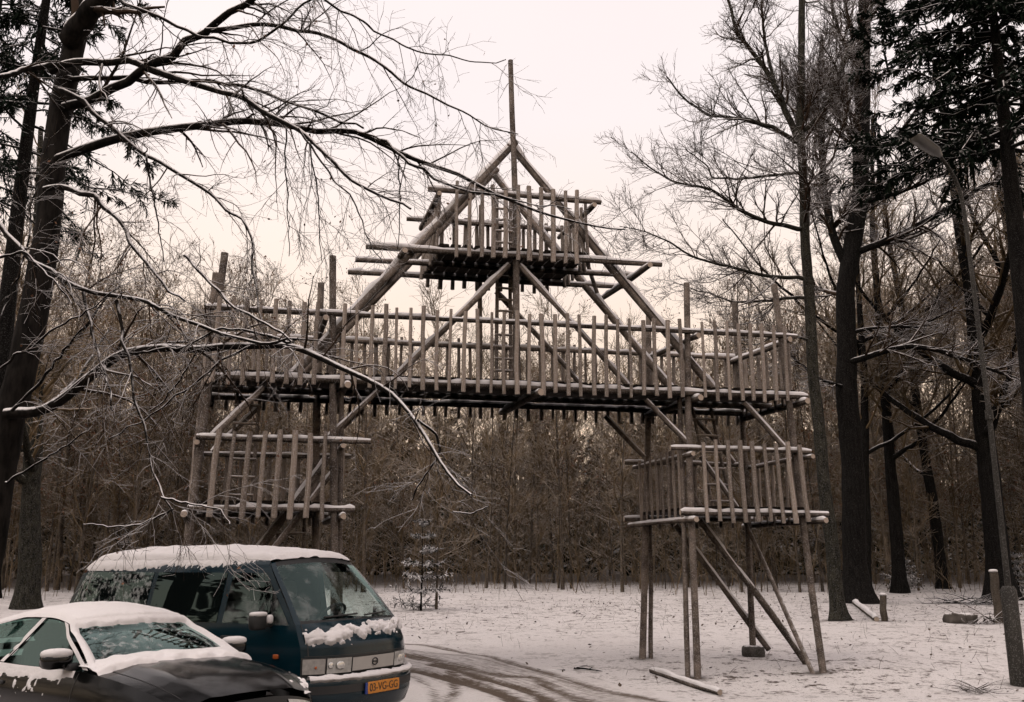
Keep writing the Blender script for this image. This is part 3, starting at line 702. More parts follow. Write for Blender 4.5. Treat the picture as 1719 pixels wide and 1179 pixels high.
for s in (-1, 1):
    vpart('headlamp', fo(.012), lin(4.08, 4.98, 6), lin(*( (.42, .745) if s > 0 else (-.745, -.42)), 10), 'lens')
    vpart('indicator', fo(.012), lin(4.08, 4.98, 6), lin(*((.765, .985) if s > 0 else (-.985, -.765)), 10), 'lens_dim')
    p, nn = surf_n(vfront, 4.52, s * .56, SG)
    rbox('reflector', tuple(p + nn * .006), (.03, .15, .085), M['bright'], van, .8)
    p, nn = surf_n(vfront, 4.5, s * .69, SG); rbox('reflector', tuple(p + nn * .004), (.03, .09, .07), M['bright'], van, .8)
    p, nn = surf_n(vfront, 4.6, s * .86, SG); rbox('bulb', tuple(p + nn * .008), (.02, .03, .03), M['orange'], van, .8)
# round emblem: ring and bar
p, nn = surf_n(vfront, 4.5, 0, SG)
an = np.arange(20) / 20 * 2 * np.pi
P = np.stack([np.full(21, 0.), .042 * np.cos(np.r_[an, 0]), .034 * np.sin(np.r_[an, 0])], 1)[None] + p + nn * .018
em = ob('emblem', mesh_np('emblem', *tubes(P, np.full((1, 21), .006), 6), [M['trim']]), van)
rbox('emblem_bar', tuple(p + nn * .018), (.012, .09, .016), M['trim'], em, .4)
# number plate
pl = rbox('number_plate', (.022, .03, .50), (.012, .52, .115), M['plate'], van, .12)
def text_mesh(s, size):
    cu = bpy.data.curves.new('plate_text', 'FONT'); cu.body = s; cu.size = size; cu.align_x = 'CENTER'; cu.align_y = 'CENTER'; cu.extrude = .001
    o = bpy.data.objects.new('tmp', cu); COL.objects.link(o); dg = bpy.context.evaluated_depsgraph_get()
    me = bpy.data.meshes.new_from_object(o.evaluated_get(dg)); bpy.data.objects.remove(o); me.materials.clear(); me.materials.append(M['ink']); return me
tx = ob('lettering', text_mesh('03-VG-GG', .108), pl, (.0085, 0, -.002)); tx.rotation_euler = (R(90), 0, R(90)); tx.scale = (.96, 1, 1)
rbox('blue_band', (.001, -.275, 0), (.012, .035, .11), M['blue'], pl, .1)
# wipers, back, floor, cabin
for y0, y1 in ((-.45, .05), (.15, .62)):
    a_, b_ = np.array(wso(.07, y0 / .8)), np.array(wso(.10, y1 / .8)); P = np.stack([a_ + (b_ - a_) * k for k in lin(0, 1, 5)])[None] + [.01, 0, .012]
    ob('wiper', mesh_np('wiper', *tubes(P, np.full((1, 5), .009), 5), [M['trim']]), van)
def vback(z, q): return (xrear(z) - .04 * (1 - q * q) - .0, q * ysz(z) * .93, z)
vpart('tailgate', vback, lin(.25, 1.12, 10), lin(-1, 1, 13)); vpart('tailgate', vback, lin(1.64, 1.76, 3), lin(-1, 1, 13))
vpart('rear_window', vback, lin(1.12, 1.64, 6), lin(-1, 1, 13), 'black_glass')
rbox('floor_pan', (-2.1, 0, .33), (3.5, 1.5, .12), M['interior'], van, .2); rbox('dashboard', (-.72, 0, .98), (.45, 1.42, .26), M['interior'], van, .35)
for y in (-.38, .38):
    st = rbox('seat', (-1.62, y, .92), (.20, .50, .85), M['seat'], van, .4, R(-10)); rbox('headrest', (-.02, 0, .52), (.12, .28, .20), M['seat'], st, .5); rbox('cushion', (.26, 0, -.36), (.5, .5, .16), M['seat'], st, .4)
rbox('rear_bench', (-2.5, 0, .9), (.22, 1.4, .8), M['seat'], van, .35, R(-8))
P = np.stack([.19 * np.cos(np.r_[an, 0]), .19 * np.sin(np.r_[an, 0]), 0 * np.r_[an, 0]], 1)[None]
sw = ob('steering_wheel', mesh_np('steering_wheel', *tubes(P, np.full((1, 21), .018), 6), [M['trim']]), van, (-1.02, .36, 1.14)); sw.rotation_euler = (0, R(-50), 0)
rbox('wheel_hub', (0, 0, -.02), (.34, .09, .05), M['trim'], sw, .5)
# snow on the van
snow_on(vroof, lin(0, 1, 90), lin(-1, 1, 50), .042, -1 if surf_n(vroof, .5, 0, 1)[1][2] < 0 else 1, van, lambda u, v, p: min((1.0 - abs(v)) * 1.2, u * 4, (1.0 - u) * 4) + .0 + .02 * nz(p, 8))
fsd = vside_t(-1)
for s in (-1, 1):
    fsd = vside_t(s)
    sgn = 1 if surf_n(fsd, .5, 1.7, 1)[1][1] * s > 0 else -1
    snow_on(fsd, lin(0, .97, 260), lin(1.64, 1.76, 16), .008, sgn, van, lambda u, z, p: (.30 - .52 * u + 4.5 * (z - 1.69) + .16 * nz(p, 5) + .22 * nz(p, 22)), soft=.3)
def hood_mask(i, q, p): return .16 - abs(i - 1.75 + .5 * q - .35 * nz((q * 4, 1, 2), 1)) * .30 + .24 * nz(p, 11) + .14 * nz(p, 30) + .05 * (q < -.4)
snow_on(vfront, lin(.3, 3.7, 70), lin(-.95, .97, 110), .03, SG, van, hood_mask)
snow_on(vfront, lin(6.5, 7.75, 22), lin(-.97, .985, 110), .028, SG, van, lambda i, q, p: .5 - 1.1 * abs(i - 7.0) + .35 * nz(p, 14))

# ---- the black car
car = thing('parked_car', 'black low car with snow on its roof, cut off by the left edge', 'car', (-1.98, 7.85, .02), R(-38))
zt = lambda x: sint(x, [-4.35, -4.2, -3.6, -2.4, -1.3, -1.0, -.5, -.15, 0], [.72, .84, .88, .865, .875, .86, .80, .69, .58])
plan = lambda x: sint(x, [-4.35, -4.15, -3.5, -1.0, -.5, -.2, -.06], [.74, .88, 1, 1, .965, .87, .76])
SY = lambda t: sint(t, [0, .15, .5, .78, 1], [.76, .80, .83, .815, .755])
def cside(s): return lambda x, t: (x, s * SY(t) * plan(x), .19 + t * (zt(x) - .19))
def cpart(name, fn, us, vv, m='car_paint', **k): return patch(name, fn, us, vv, M[m], car, **k)
CX = np.r_[lin(-4.3, -.3, 80), lin(-.27, -.06, 8)]
def chood(x, q):
    e = SY(1) * plan(x); return (x + .06 * (1 - q * q) * float(np.interp(x, [-1.3, -.6], [0, 1])), q * e, zt(x) + (.075 * (1 - abs(q) ** 2.6) + .012 * math.exp(-((abs(q) - .62) / .1) ** 2)))
def cnose(k, q):
    x0 = -.06; t = 1 - k; e = SY(t) * plan(x0); z = .19 + t * (zt(x0) - .19)
    return (x0 + .06 * (1 - q * q) + .07 * math.sin(min(1, k * 1.3) * 2.2) * (1 - q ** 4), q * e, z + .075 * (1 - abs(q) ** 2.6) * (1 - k) ** 2)
def crear(k, q):
    x0 = -4.3; t = 1 - k; return (x0 - .08 * (1 - q * q) - .05 * math.sin(k * 3), q * SY(t) * plan(x0), .19 + t * (zt(x0) - .19))
# greenhouse
rz_ = lambda x: sint(x, [-4.0, -3.6, -3.2, -2.7, -2.3, -1.98, -1.80], [.90, 1.05, 1.165, 1.235, 1.245, 1.215, 1.165])
def cgh(s):     # x along, k 0 belt .. 1 roof edge
    def f(x, k):
        z0, z1 = zt(x), rz_(x); z = z0 + (z1 - z0) * k
        return (x, s * (.735 - .19 * (z - z0) / .37 - .02 * (k * (1 - k))) * (1 if x > -3.4 else 1 - .08 * (-3.4 - x)), z)
    return f
xa = lambda k: -1.22 - .70 * k      # A pillar line
xb = lambda k: -2.74 + .30 * k      # sloping B pillar
xcc = lambda k: -3.88 + .42 * k
for s in (-1, 1):
    f = cside(s)
    def arch(x, t): z = .19 + t * (zt(x) - .19); return not (math.hypot(x + .78, z - .30) < .34 or math.hypot(x + 3.42, z - .30) < .34)
    cpart('side_panel', f, CX, lin(0, 1, 14), keep=arch)
    gh = cgh(s)
    def band(xl, xr, d=0., gh=gh, s=s): return lambda tau, k: (lambda p: (p[0], p[1] + d * s, p[2]))(gh(xl(k) + (xr(k) - xl(k)) * tau, k))
    cpart('door_window', band(lambda k: xb(k) + .07, lambda k: xa(k) - .06, -.006), lin(0, 1, 12), lin(0, 1, 8), 'side_glass')
    cpart('rear_side_window', band(lambda k: xcc(k) + .1, lambda k: xb(k), -.006), lin(0, 1, 12), lin(0, 1, 8), 'side_glass')
    cpart('pillar', band(xb, lambda k: xb(k) + .07), lin(0, 1, 3), lin(0, 1, 8)); cpart('pillar', band(lambda k: xa(k) - .06, xa), lin(0, 1, 3), lin(0, 1, 8)); cpart('pillar', band(xcc, lambda k: xcc(k) + .1), lin(0, 1, 3), lin(0, 1, 8))
    mr = rbox('mirror', (-1.52, s * .86, .955), (.15, .24, .13), M['car_paint'], car, .55)
    rbox('snow', (0, s * .0, .055), (.16, .25, .085), M['snow'], mr, .75); rbox('mirror_arm', (.06, -s * .12, -.05), (.09, .12, .06), M['trim'], mr, .5)
    for xw in (-.78, -3.42): wheel(car, (xw, s * .70, .29), .30, .18)
    rbox('side_indicator', (-1.02, s * .795, .66), (.06, .02, .04), M['orange'], car, .5)
    c_ = lambda v: v
    fo2 = off_fn(cside(s), .003, 1 if surf_n(cside(s), -2, .5, 1)[1][1] * s > 0 else -1)
    for x in (-1.32, -2.80): cpart('door_seam', fo2, [x - .004, x + .004], lin(.12, .98, 12), 'trim')
    rbox('door_handle', (-2.55, s * .82, .72), (.16, .03, .035), M['trim'], car, .5)
    so = 1 if surf_n(cside(s), -2, .5, 1)[1][1] * s > 0 else -1
    snow_on(cside(s), lin(-4.1, -1.38, 150), lin(.45, 1, 34), .009, so, car, lambda x, t, p: max((t - .88) * 2.4 + .12 * nz(p, 4) + .06 * nz(p, 12), .30 * nz(p, 8) + .36 * nz(p, 24) - .11 - .55 * abs(t - .76)) - .3 * max(0, x + 1.75), soft=.3)
    snow_on(lambda tau, k, gh=gh: gh(xa(k) - .07 + .08 * tau, k), lin(0, 1, 6), lin(0, 1, 24), .018, 1 if surf_n(lambda tau, k: gh(xa(k) - .07 + .08 * tau, k), .5, .5, 1)[1][1] * s > 0 else -1, car, lambda a, k, p: .3 + .2 * nz(p, 10))
    snow_on(lambda tau, k, gh=gh: gh(xb(k) + .07 * tau, k), lin(0, 1, 6), lin(0, 1, 20), .008, 1 if surf_n(lambda tau, k: gh(xb(k) + .07 * tau, k), .5, .5, 1)[1][1] * s > 0 else -1, car, lambda a, k, p: .12 + .35 * nz(p, 14))
    rbox('snow', (-1.12, s * .775, .70), (.05, .035, .07), M['snow'], car, .8)
hd = cpart('bonnet', chood, np.r_[lin(-1.34, -.12, 34)], lin(-1, 1, 29)); nose = cpart('front_bumper', cnose, lin(0, 1, 14), lin(-1, 1, 21)); cpart('rear_bumper', crear, lin(0, 1, 10), lin(-1, 1, 17))
cpart('boot_lid', chood, lin(-4.3, -3.9, 8), lin(-1, 1, 15))
for s in (-1, 1):
    sg = 1 if surf_n(cnose, .2, .5 * s, 1)[1][0] > 0 else -1
    cpart('headlamp', off_fn(cnose, .008, sg), lin(.05, .34, 4), lin(*((.5, .95) if s > 0 else (-.95, -.5)), 8), 'lens')
cpart('grille', off_fn(cnose, .006, sg), lin(.5, .8, 4), lin(-.6, .6, 12), 'trim')
def cwsc(k, q):
    gx = xa(k) + (.16 - .03 * k) * (1 - q * q); p = cgh(1)(xa(k), k)
    return (gx, q * p[1] * 1.0, p[2] + .036 * (1 - q * q) * k + .03 * math.sin(k * 3.1))
cpart('windscreen', cwsc, lin(.02, .985, 20), lin(-.97, .97, 30), 'car_glass')
def croof(tau, q):
    x0 = -3.25; x = x0 + (xa(1) + .13 * (1 - q * q) - x0) * tau; xx = x0 + (xa(1) - x0) * tau
    p = cgh(1)(xx, 1); return (x, q * p[1], p[2] + .085 * (1 - abs(q) ** 2.0) * float(np.interp(tau, [0, .25, .6, .85, 1], [.75, 1, 1.05, .8, .42])))
cpart('roof', croof, lin(0, 1, 24), lin(-1, 1, 21))
def crw(tau, q):
    x = -3.92 + (-3.25 + 3.92) * tau; p = cgh(1)(x, 1); return (x - .10 * (1 - q * q) * (1 - tau), q * p[1] * .98, p[2] + .05 * (1 - q * q))
cpart('rear_window', crw, lin(0, 1, 10), lin(-1, 1, 15), 'car_glass')
rbox('floor_pan', (-2.4, 0, .28), (2.6, 1.36, .1), M['interior'], car, .2); rbox('dashboard', (-1.55, 0, .78), (.5, 1.3, .16), M['interior'], car, .35)
for y in (-.34, .34):
    st = rbox('seat', (-2.62, y, .72), (.18, .46, .66), M['seat'], car, .4, R(-14)); rbox('headrest', (0, 0, .40), (.1, .26, .16), M['seat'], st, .5)
sgr = 1 if surf_n(croof, .5, 0, 1)[1][2] > 0 else -1
snow_on(croof, lin(0, 1.0, 60), lin(-1.0, 1.0, 44), .030, sgr, car, lambda u, v, p: min((1.0 - abs(v)) * 1.0, (1.0 - u) * 4 + .0, .3) + .015)
sgw = 1 if surf_n(cwsc, .5, 0, 1)[1][2] > 0 else -1
snow_on(cwsc, lin(-.02, 1.02, 60), lin(-1, 1, 70), .022, sgw, car, lambda k, q, p: max(.06 - 1.6 * k + .06 * q + .12 * nz(p, 8) , (abs(q) - .90) * 3, (k - .93) * 4 + .1 * nz(p, 12), (.22 - .8 * k) * (q > .6)))
sgh0 = 1 if surf_n(chood, -.7, 0, 1)[1][2] > 0 else -1
for q in (-.86, .86): cpart('bonnet_seam', off_fn(chood, .002, sgh0), lin(-1.3, -.2, 24), [q - .005, q + .005], 'trim')
sgh = 1 if surf_n(chood, -.7, 0, 1)[1][2] > 0 else -1
snow_on(chood, lin(-1.34, -1.0, 24), lin(-1, 1, 80), .03, sgh, car, lambda x, q, p: .30 - 1.6 * abs(x + 1.24) + .18 * nz(p, 9))
snow_on(chood, lin(-.62, -.10, 36), lin(-1, 1, 80), .016, sgh, car, lambda x, q, p: (-.75 + .35 * nz((q * 9, x * 2, 4), 1) + .3 * nz(p, 18) + 1.2 * max(0, q - .55) + .2 * (x > -.3)))

# ------------------------------------------------------------------ trees
M['litter'] = plain('dead_litter', (.075, .05, .034), .9, var=.5, vs=2)
BEECH_TRUNK = [
  ([(-5.68,10.5,0.04),(-5.74,10.54,1.41),(-5.68,10.57,2.3),(-5.65,10.6,3.22),(-5.57,10.62,4.18),(-5.48,10.66,5.49),(-5.48,10.7,7.02),(-5.36,10.73,8.41),(-5.34,10.76,9.97),(-5.33,10.8,11.81)],0.195,0.10),
]
BEECH_LIMBS = [
  ([(-5.43,10.6,8.01),(-5.14,10.42,8.3),(-4.84,10.27,8.52),(-4.38,10,8.9)],0.15,0.08),
  ([(-5.41,10.6,7.13),(-4.96,10.41,7.15),(-4.37,10.14,7.28),(-4.08,10,7.36),(-3.44,9.66,7.6),(-2.87,9.35,7.77),(-2.28,9,7.97)],0.06,0.03),
  ([(-3.42,9.6,7.56),(-2.81,9.45,7.54),(-2.39,9.34,7.41),(-1.9,9.21,7.19),(-1.5,9.1,6.95),(-1.1,8.97,6.57),(-0.72,8.85,6.31),(-0.17,8.67,5.93),(0.06,8.6,5.83)],0.028,0.006),
  ([(-5.57,10.5,7.55),(-5.24,10.38,7.62),(-4.61,10.17,7.5),(-4.11,10,7.29),(-3.54,9.79,6.97),(-3,9.59,6.76),(-2.69,9.45,6.48),(-2.25,9.26,6.21),(-1.92,9.09,5.83),(-1.54,8.89,5.46),(-1.21,8.72,5.17),(-0.97,8.6,5.06)],0.05,0.012),
  ([(-5.76,9.8,7.09),(-5.62,10.12,7.39),(-5.46,10.4,7.59)],0.03,0.04),
  ([(-5.43,10.6,7.53),(-4.72,10.46,7.45),(-4.09,10.34,7.32),(-3.19,10.15,7.22),(-2.73,10.05,6.96),(-2.29,9.95,6.76),(-1.9,9.86,6.61),(-1.65,9.8,6.47)],0.035,0.012),
  ([(-5.47,10.6,6.44),(-5.02,10.52,6.59),(-4.65,10.46,6.68),(-4.2,10.39,6.73),(-3.69,10.3,6.75),(-3.18,10.22,6.73),(-2.67,10.13,6.66),(-2.03,10.03,6.58),(-1.61,9.95,6.44),(-1.19,9.87,6.2),(-0.65,9.77,5.93),(-0.06,9.65,5.6),(0.32,9.57,5.37),(0.75,9.48,5.21),(1.18,9.4,5.14)],0.06,0.008),
  ([(-1.45,9.8,6.33),(-1.1,9.65,5.98),(-0.76,9.52,5.72),(-0.43,9.4,5.56),(-0.12,9.28,5.44),(0.25,9.14,5.32),(0.6,9,5.21)],0.02,0.005),
  ([(-5.39,10.4,7.26),(-4.51,10.14,6.6),(-4,9.97,6.16),(-3.45,9.79,5.8),(-2.91,9.6,5.35),(-2.71,9.49,5.04),(-2.63,9.38,4.65),(-2.49,9.2,4.1)],0.03,0.008),
  ([(-5.43,10.4,5.99),(-5.05,10.26,5.96),(-4.71,10.13,5.79),(-4.33,9.95,5.44),(-3.98,9.73,4.96),(-3.67,9.56,4.61),(-3.35,9.4,4.37)],0.038,0.012),
  ([(-5.58,10.4,3.36),(-5.19,10.28,3.34),(-4.89,10.18,3.42),(-4.67,10.08,3.6),(-4.31,9.92,3.86),(-4.02,9.82,3.93),(-3.52,9.65,3.93),(-3.24,9.55,3.88),(-2.63,9.34,3.88),(-2.17,9.17,3.88),(-1.85,9.04,3.7),(-1.47,8.88,3.49),(-1.22,8.77,3.36),(-0.92,8.62,3.11),(-0.74,8.5,2.87),(-0.6,8.36,2.6),(-0.35,8.2,2.32)],0.062,0.012),
  ([(-0.85,8.5,3.01),(-0.67,8.53,2.88),(-0.64,8.54,2.72),(-0.85,8.59,2.41),(-0.9,8.6,2.3)],0.014,0.006),
  ([(-0.53,8.6,2.2),(-0.37,8.6,2.18),(-0.21,8.6,2.25)],0.008,0.004),
  ([(-5.58,9.6,5.38),(-4.92,9.41,4.79),(-4.53,9.3,4.5),(-4.11,9.19,4.39),(-3.64,9.07,4.28),(-3.36,8.99,4.11),(-3.04,8.9,3.99),(-2.65,8.79,3.85),(-2.22,8.67,3.74),(-1.99,8.6,3.78)],0.03,0.014),
  ([(-3.35,9.3,4.82),(-3.06,9.14,4.52),(-2.65,8.92,4.15),(-2.31,8.75,3.96),(-2.04,8.6,3.75)],0.016,0.012),
  ([(-4.3,9.2,4.4),(-4.02,9.05,3.76),(-3.88,8.97,3.45),(-3.76,8.9,3.15)],0.018,0.007),
  ([(-3.96,9.2,4.32),(-3.75,9.1,3.71),(-3.56,8.99,3.11),(-3.38,8.9,2.65),(-3.2,8.84,2.37),(-3.09,8.8,2.19)],0.018,0.008),
  ([(-3.09,8.8,2.23),(-3.37,8.84,2.1),(-3.65,8.87,2.07),(-3.94,8.9,2.1)],0.01,0.005),
  ([(-3.21,8.8,2.34),(-2.91,8.72,2.28),(-2.61,8.64,2.22),(-2.51,8.6,2.09)],0.012,0.005),
  ([(-5.41,10.2,3.36),(-5.09,10.02,3.59),(-4.77,9.82,3.87),(-4.42,9.6,4.17)],0.02,0.01),
  ([(-4.93,9,3.58),(-4.7,8.96,3.74),(-4.41,8.91,3.94),(-4.06,8.85,4.13),(-3.77,8.8,4.35)],0.014,0.006),
  ([(-5.07,9.6,2.54),(-4.72,9.46,2.71),(-4.38,9.32,2.87),(-4.11,9.2,3.03)],0.014,0.006),
  ([(-3.25,9.6,3.89),(-3.38,9.51,3.56),(-3.52,9.43,3.3),(-3.62,9.4,3.23)],0.012,0.006),
  ([(-2.62,9.3,3.87),(-2.85,9.28,3.75),(-3.12,9.26,3.51),(-3.55,9.23,3.15),(-3.92,9.2,2.91)],0.014,0.006),
  ([(-2.11,8.9,3.82),(-2.52,8.9,3.94),(-2.81,8.9,3.96),(-3.08,8.9,3.79),(-3.53,8.9,3.73)],0.016,0.007),
  ([(-4.14,9,7.55),(-3.22,8.79,7.01),(-2.56,8.64,6.82),(-2.13,8.51,7.1),(-1.76,8.4,7.36)],0.02,0.01),
  ([(-2.4,9,7.83),(-1.86,8.91,7.42),(-1.34,8.82,7.05),(-0.84,8.73,6.76),(-0.35,8.65,6.63),(-0.06,8.6,6.63)],0.016,0.005),
  ([(-5.21,9.4,4.15),(-5.14,9.51,4.63),(-5.15,9.62,5.12),(-5.2,9.73,5.64),(-5.17,9.8,5.98)],0.012,0.008),
  ([(-5.29,9.2,4.72),(-4.91,9.13,4.82),(-4.54,9.05,4.49),(-4.31,9,4.23)],0.016,0.008),
  ([(-3.92,9.5,6.02),(-3.85,9.48,5.74),(-3.73,9.44,5.32),(-3.59,9.4,4.79)],0.012,0.005),
  ([(-2.46,9.6,6.38),(-2.44,9.57,5.91),(-2.38,9.54,5.42),(-2.33,9.5,4.88)],0.009,0.004),
  ([(-2.18,9.5,6.26),(-2.08,9.46,5.73),(-2.02,9.43,5.25),(-1.96,9.4,4.79)],0.009,0.004),
  ([(-1.21,9.4,5.99),(-1.18,9.4,5.7),(-1.17,9.4,5.31),(-1.18,9.4,4.91)],0.009,0.004),
  ([(-2.23,9.2,6.18),(-1.82,9.12,5.59),(-1.56,9.08,5.28),(-1.45,9.04,4.92),(-1.29,9,4.66)],0.012,0.005),
]
T1_TRUNK = [
  ([(8.13,24.6,0.36),(8.05,24.66,3.18),(7.98,24.73,6.29),(8.05,24.81,10.44),(8.14,24.87,14.01),(8.45,24.94,17.81),(8.86,25,21.87)],0.18,0.07),
]
T1_LIMBS = [
  ([(8.06,24.9,13.48),(7.72,24.96,14.42),(7.46,25.03,15.39),(7.08,25.08,16.07),(6.61,25.13,16.77),(6.37,25.2,17.98)],0.1,0.04),
  ([(8.09,24.9,13.3),(7.36,24.73,13.67),(6.58,24.56,13.86),(5.45,24.34,13.84),(4.78,24.16,14.28),(4.28,24,14.83)],0.07,0.02),
  ([(8.03,24.9,12.4),(7.21,25.07,12.39),(6.41,25.23,12.36),(5.68,25.37,12.42),(5.63,25.44,12.82),(5,25.6,13.44)],0.05,0.015),
  ([(7.94,24.8,10.7),(7,24.63,10.81),(6.16,24.45,11.17),(5.5,24.29,11.63),(4.34,24.07,11.79),(3.69,23.92,12.16),(3.2,23.8,12.53)],0.07,0.015),
  ([(7.86,24.7,9.26),(6.87,24.5,9.25),(5.88,24.29,9.43),(4.89,24.08,9.61),(4.09,23.89,10.04),(3.53,23.75,10.27),(2.81,23.6,10.35)],0.06,0.01),
  ([(7.86,24.7,8.72),(6.95,24.91,8.7),(6.03,25.13,8.71),(5.27,25.31,9.07),(4.49,25.5,9.38)],0.05,0.012),
  ([(8.28,24.9,13.66),(8.94,24.81,14.35),(9.41,24.7,15.58),(9.79,24.61,16.46),(10.43,24.5,17.53),(10.83,24.4,18.62)],0.08,0.04),
  ([(7.52,25,15.18),(7.33,25,16.31),(7.31,25,17.46),(7.49,25,19.03)],0.05,0.03),
  ([(7.94,24.7,7.57),(7.12,24.59,7.71),(6.45,24.49,7.36),(5.8,24.4,7.42)],0.035,0.01),
]
T2_TRUNK = [
  ([(10.74,30.6,0.52),(10.88,30.65,3.52),(11.01,30.72,7.39),(11.26,30.78,10.85),(11.97,30.83,14.06),(12.44,30.88,18.12),(12.79,30.93,21.67),(13.28,31,26.7)],0.39,0.17),
]
T2_LIMBS = [
  ([(11.6,30.7,11.98),(13.18,30.3,12.58),(14.67,29.89,13.37),(15.6,29.63,13.96),(16.49,29.4,14.12)],0.13,0.05),
  ([(12.02,30.8,13.83),(13.36,30.4,14.11),(14.64,29.98,14.58),(15.55,29.6,15.48)],0.1,0.03),
  ([(10.95,30.6,8.16),(11.99,30.18,8.46),(12.83,29.83,8.58),(13.6,29.49,8.31),(14.48,29.06,7.8),(15.58,28.5,7.16)],0.11,0.04),
  ([(11.13,30.6,9.16),(12.12,30.83,9.42),(13.66,31.17,9.51),(15.08,31.5,10.22)],0.07,0.03),
  ([(12.12,30.8,15.81),(13.18,30.58,15.93),(14,30.29,17.13),(15.17,30,17.87)],0.09,0.03),
  ([(11.36,30.8,11.28),(10.99,30.91,12.58),(10.83,31.03,14.15),(10.93,31.19,16.22),(10.91,31.34,18.36),(11.33,31.5,20.58)],0.16,0.06),
  ([(12.54,31,18.87),(11.98,31,19.81),(11.64,31,21),(11.54,31,22.69)],0.1,0.04),
  ([(10.89,30.6,7.36),(10.07,30.44,7.53),(9.08,30.18,8.27),(8.28,30,8.62)],0.06,0.02),
]
def limb_batch(limbs, K, rng, jit=.0065):
    P = np.stack([resample(l[0], K) for l in limbs]); L = np.linalg.norm(P[:, -1] - P[:, 0], axis=1)
    wv = rng.normal(0, 1, (len(P), 16, 3)); tt = np.linspace(0, 15, K - 2); i0 = np.minimum(tt.astype(int), 14); ff = (tt - i0)[None, :, None]
    P[:, 1:-1] += (wv[:, i0] * (1 - ff) + wv[:, i0 + 1] * ff) * (jit * np.minimum(L, 3))[:, None, None]
    Rr = np.stack([np.linspace(l[1], l[2], K) for l in limbs])
    return P, Rr
def rel(V, o): return V - np.asarray(o)
def tree_from(name, label, cat, trunk, limbs, m_bark, m_twig, rng, levels, flare=1.5, limb_name='limb', group=None, leaves=0, crown_extra=None, trunk_sides=16):
    """trunk polyline, hand-placed limbs, then generated branches and twigs"""
    base = np.array(trunk[0][0][0]); root = thing(name, label, cat, base, 0, group)
    TP = resample(trunk[0][0], 90); TR = np.linspace(trunk[0][1], trunk[0][2], 90); TR[:6] *= np.linspace(1.0 + (flare - 1) * .5, 1, 6)
    wb = rng.normal(0, trunk[0][1] * .10, (14, 3)); TP[1:-1] += np.stack([np.interp(np.linspace(0, 13, 88), np.arange(14), wb[:, c]) for c in range(3)], 1)
    V, F = tubes(TP[None], TR[None], trunk_sides)
    for q in range(len(V)):
        V[q] += nrm(V[q] - TP[q // trunk_sides]) * TR[q // trunk_sides] * (.14 * nz(V[q] * [1, 1, .4], 2.2 / max(.2, trunk[0][1] * 3)) + .05 * nz(V[q] * [1, 1, .3], 9))
    hh = V[:, 2] - base[2]; ctr = np.repeat(TP, trunk_sides, axis=0); rad = V - ctr; th = np.arctan2(rad[:, 1], rad[:, 0]); fl = np.clip(1 - hh / (trunk[0][1] * 3.2), 0, 1) ** 2 * (.25 + .4 * np.maximum(0, np.cos(5 * th + base[0])))
    V[:, :2] += rad[:, :2] * fl[:, None]
    ob('trunk', mesh_np('trunk', rel(V, base), F, [m_bark]), root)
    LP, LR = limb_batch(limbs, 44, rng)
    for i in range(len(limbs)):
        V, F = tubes(LP[i:i + 1], LR[i:i + 1], 8); ob(limb_name, mesh_np(limb_name, rel(V, base), F, [m_bark]), root)
    parts = []; P, Rr = LP, LR
    if crown_extra is not None:
        P2, R2 = crown_extra(TP, TR); parts.append(tubes(P2, R2, 6)); P2 = np.stack([resample(q, 44) for q in P2]); R2 = np.stack([np.interp(np.linspace(0, 1, 44), np.linspace(0, 1, R2.shape[1]), q) for q in R2])
        P = np.concatenate([P, P2]); Rr = np.concatenate([Rr, R2])
    for lv in levels:
        if callable(lv['n']):
            L = np.linalg.norm(np.diff(P, axis=1), axis=2).sum(1); n = np.maximum(1, (L * lv['n'](0)).astype(int))
        else: n = lv['n']
        P, Rr = grow(P, Rr, n, lv.get('t', (.1, 1)), lv['len'], lv.get('ang', (.8, .25)), lv.get('trop', 0), lv.get('wig', .15), lv.get('K', 5), lv.get('rf', .5), rng, rmin=lv.get('rmin', .003), flat=lv.get('flat', 0))
        parts.append(tubes(P, Rr, lv.get('ns', 3)))
    V, F = merge(parts); c = ob('twigs', mesh_np('twigs', rel(V, base), F, [m_twig]), root); c['kind'] = 'stuff'
    if leaves:
        k = rng.integers(0, len(P), leaves); q = P[k, -1]; V, F = leaf_quads(q, rng, .035); lo = ob('leaves', mesh_np('leaves', rel(V, base), F, [M['leaf']]), root); lo['kind'] = 'stuff'
    return root
def leaf_quads(q, rng, s):
    n = len(q); a = nrm(rng.normal(size=(n, 3)) + [0, 0, -.8]); b = nrm(np.cross(a, rng.normal(size=(n, 3)))); L = (s * rng.uniform(.7, 1.4, n))[:, None]
    V = np.stack([q, q + a * L * .5 + b * L * .33, q + a * L, q + a * L * .5 - b * L * .33], 1).reshape(-1, 3)
    return V, np.arange(n * 4).reshape(n, 4)
r1 = np.random.default_rng(11)
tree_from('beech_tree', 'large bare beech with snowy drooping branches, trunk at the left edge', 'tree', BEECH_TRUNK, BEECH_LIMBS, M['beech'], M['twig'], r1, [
    dict(n=lambda _: 4.2, len=(.35, 1.5), ang=(.75, .3), trop=-.55, wig=.13, K=8, rf=.42, ns=5, rmin=.0038, t=(.12, .98)),
    dict(n=6, len=(.18, .75), ang=(.75, .25), trop=-.35, wig=.16, K=5, rf=.55, ns=3, rmin=.0028),
    dict(n=3, len=(.06, .26), ang=(.7, .3), trop=-.05, wig=.2, K=3, rf=.7, ns=3, rmin=.0021)], leaves=260)
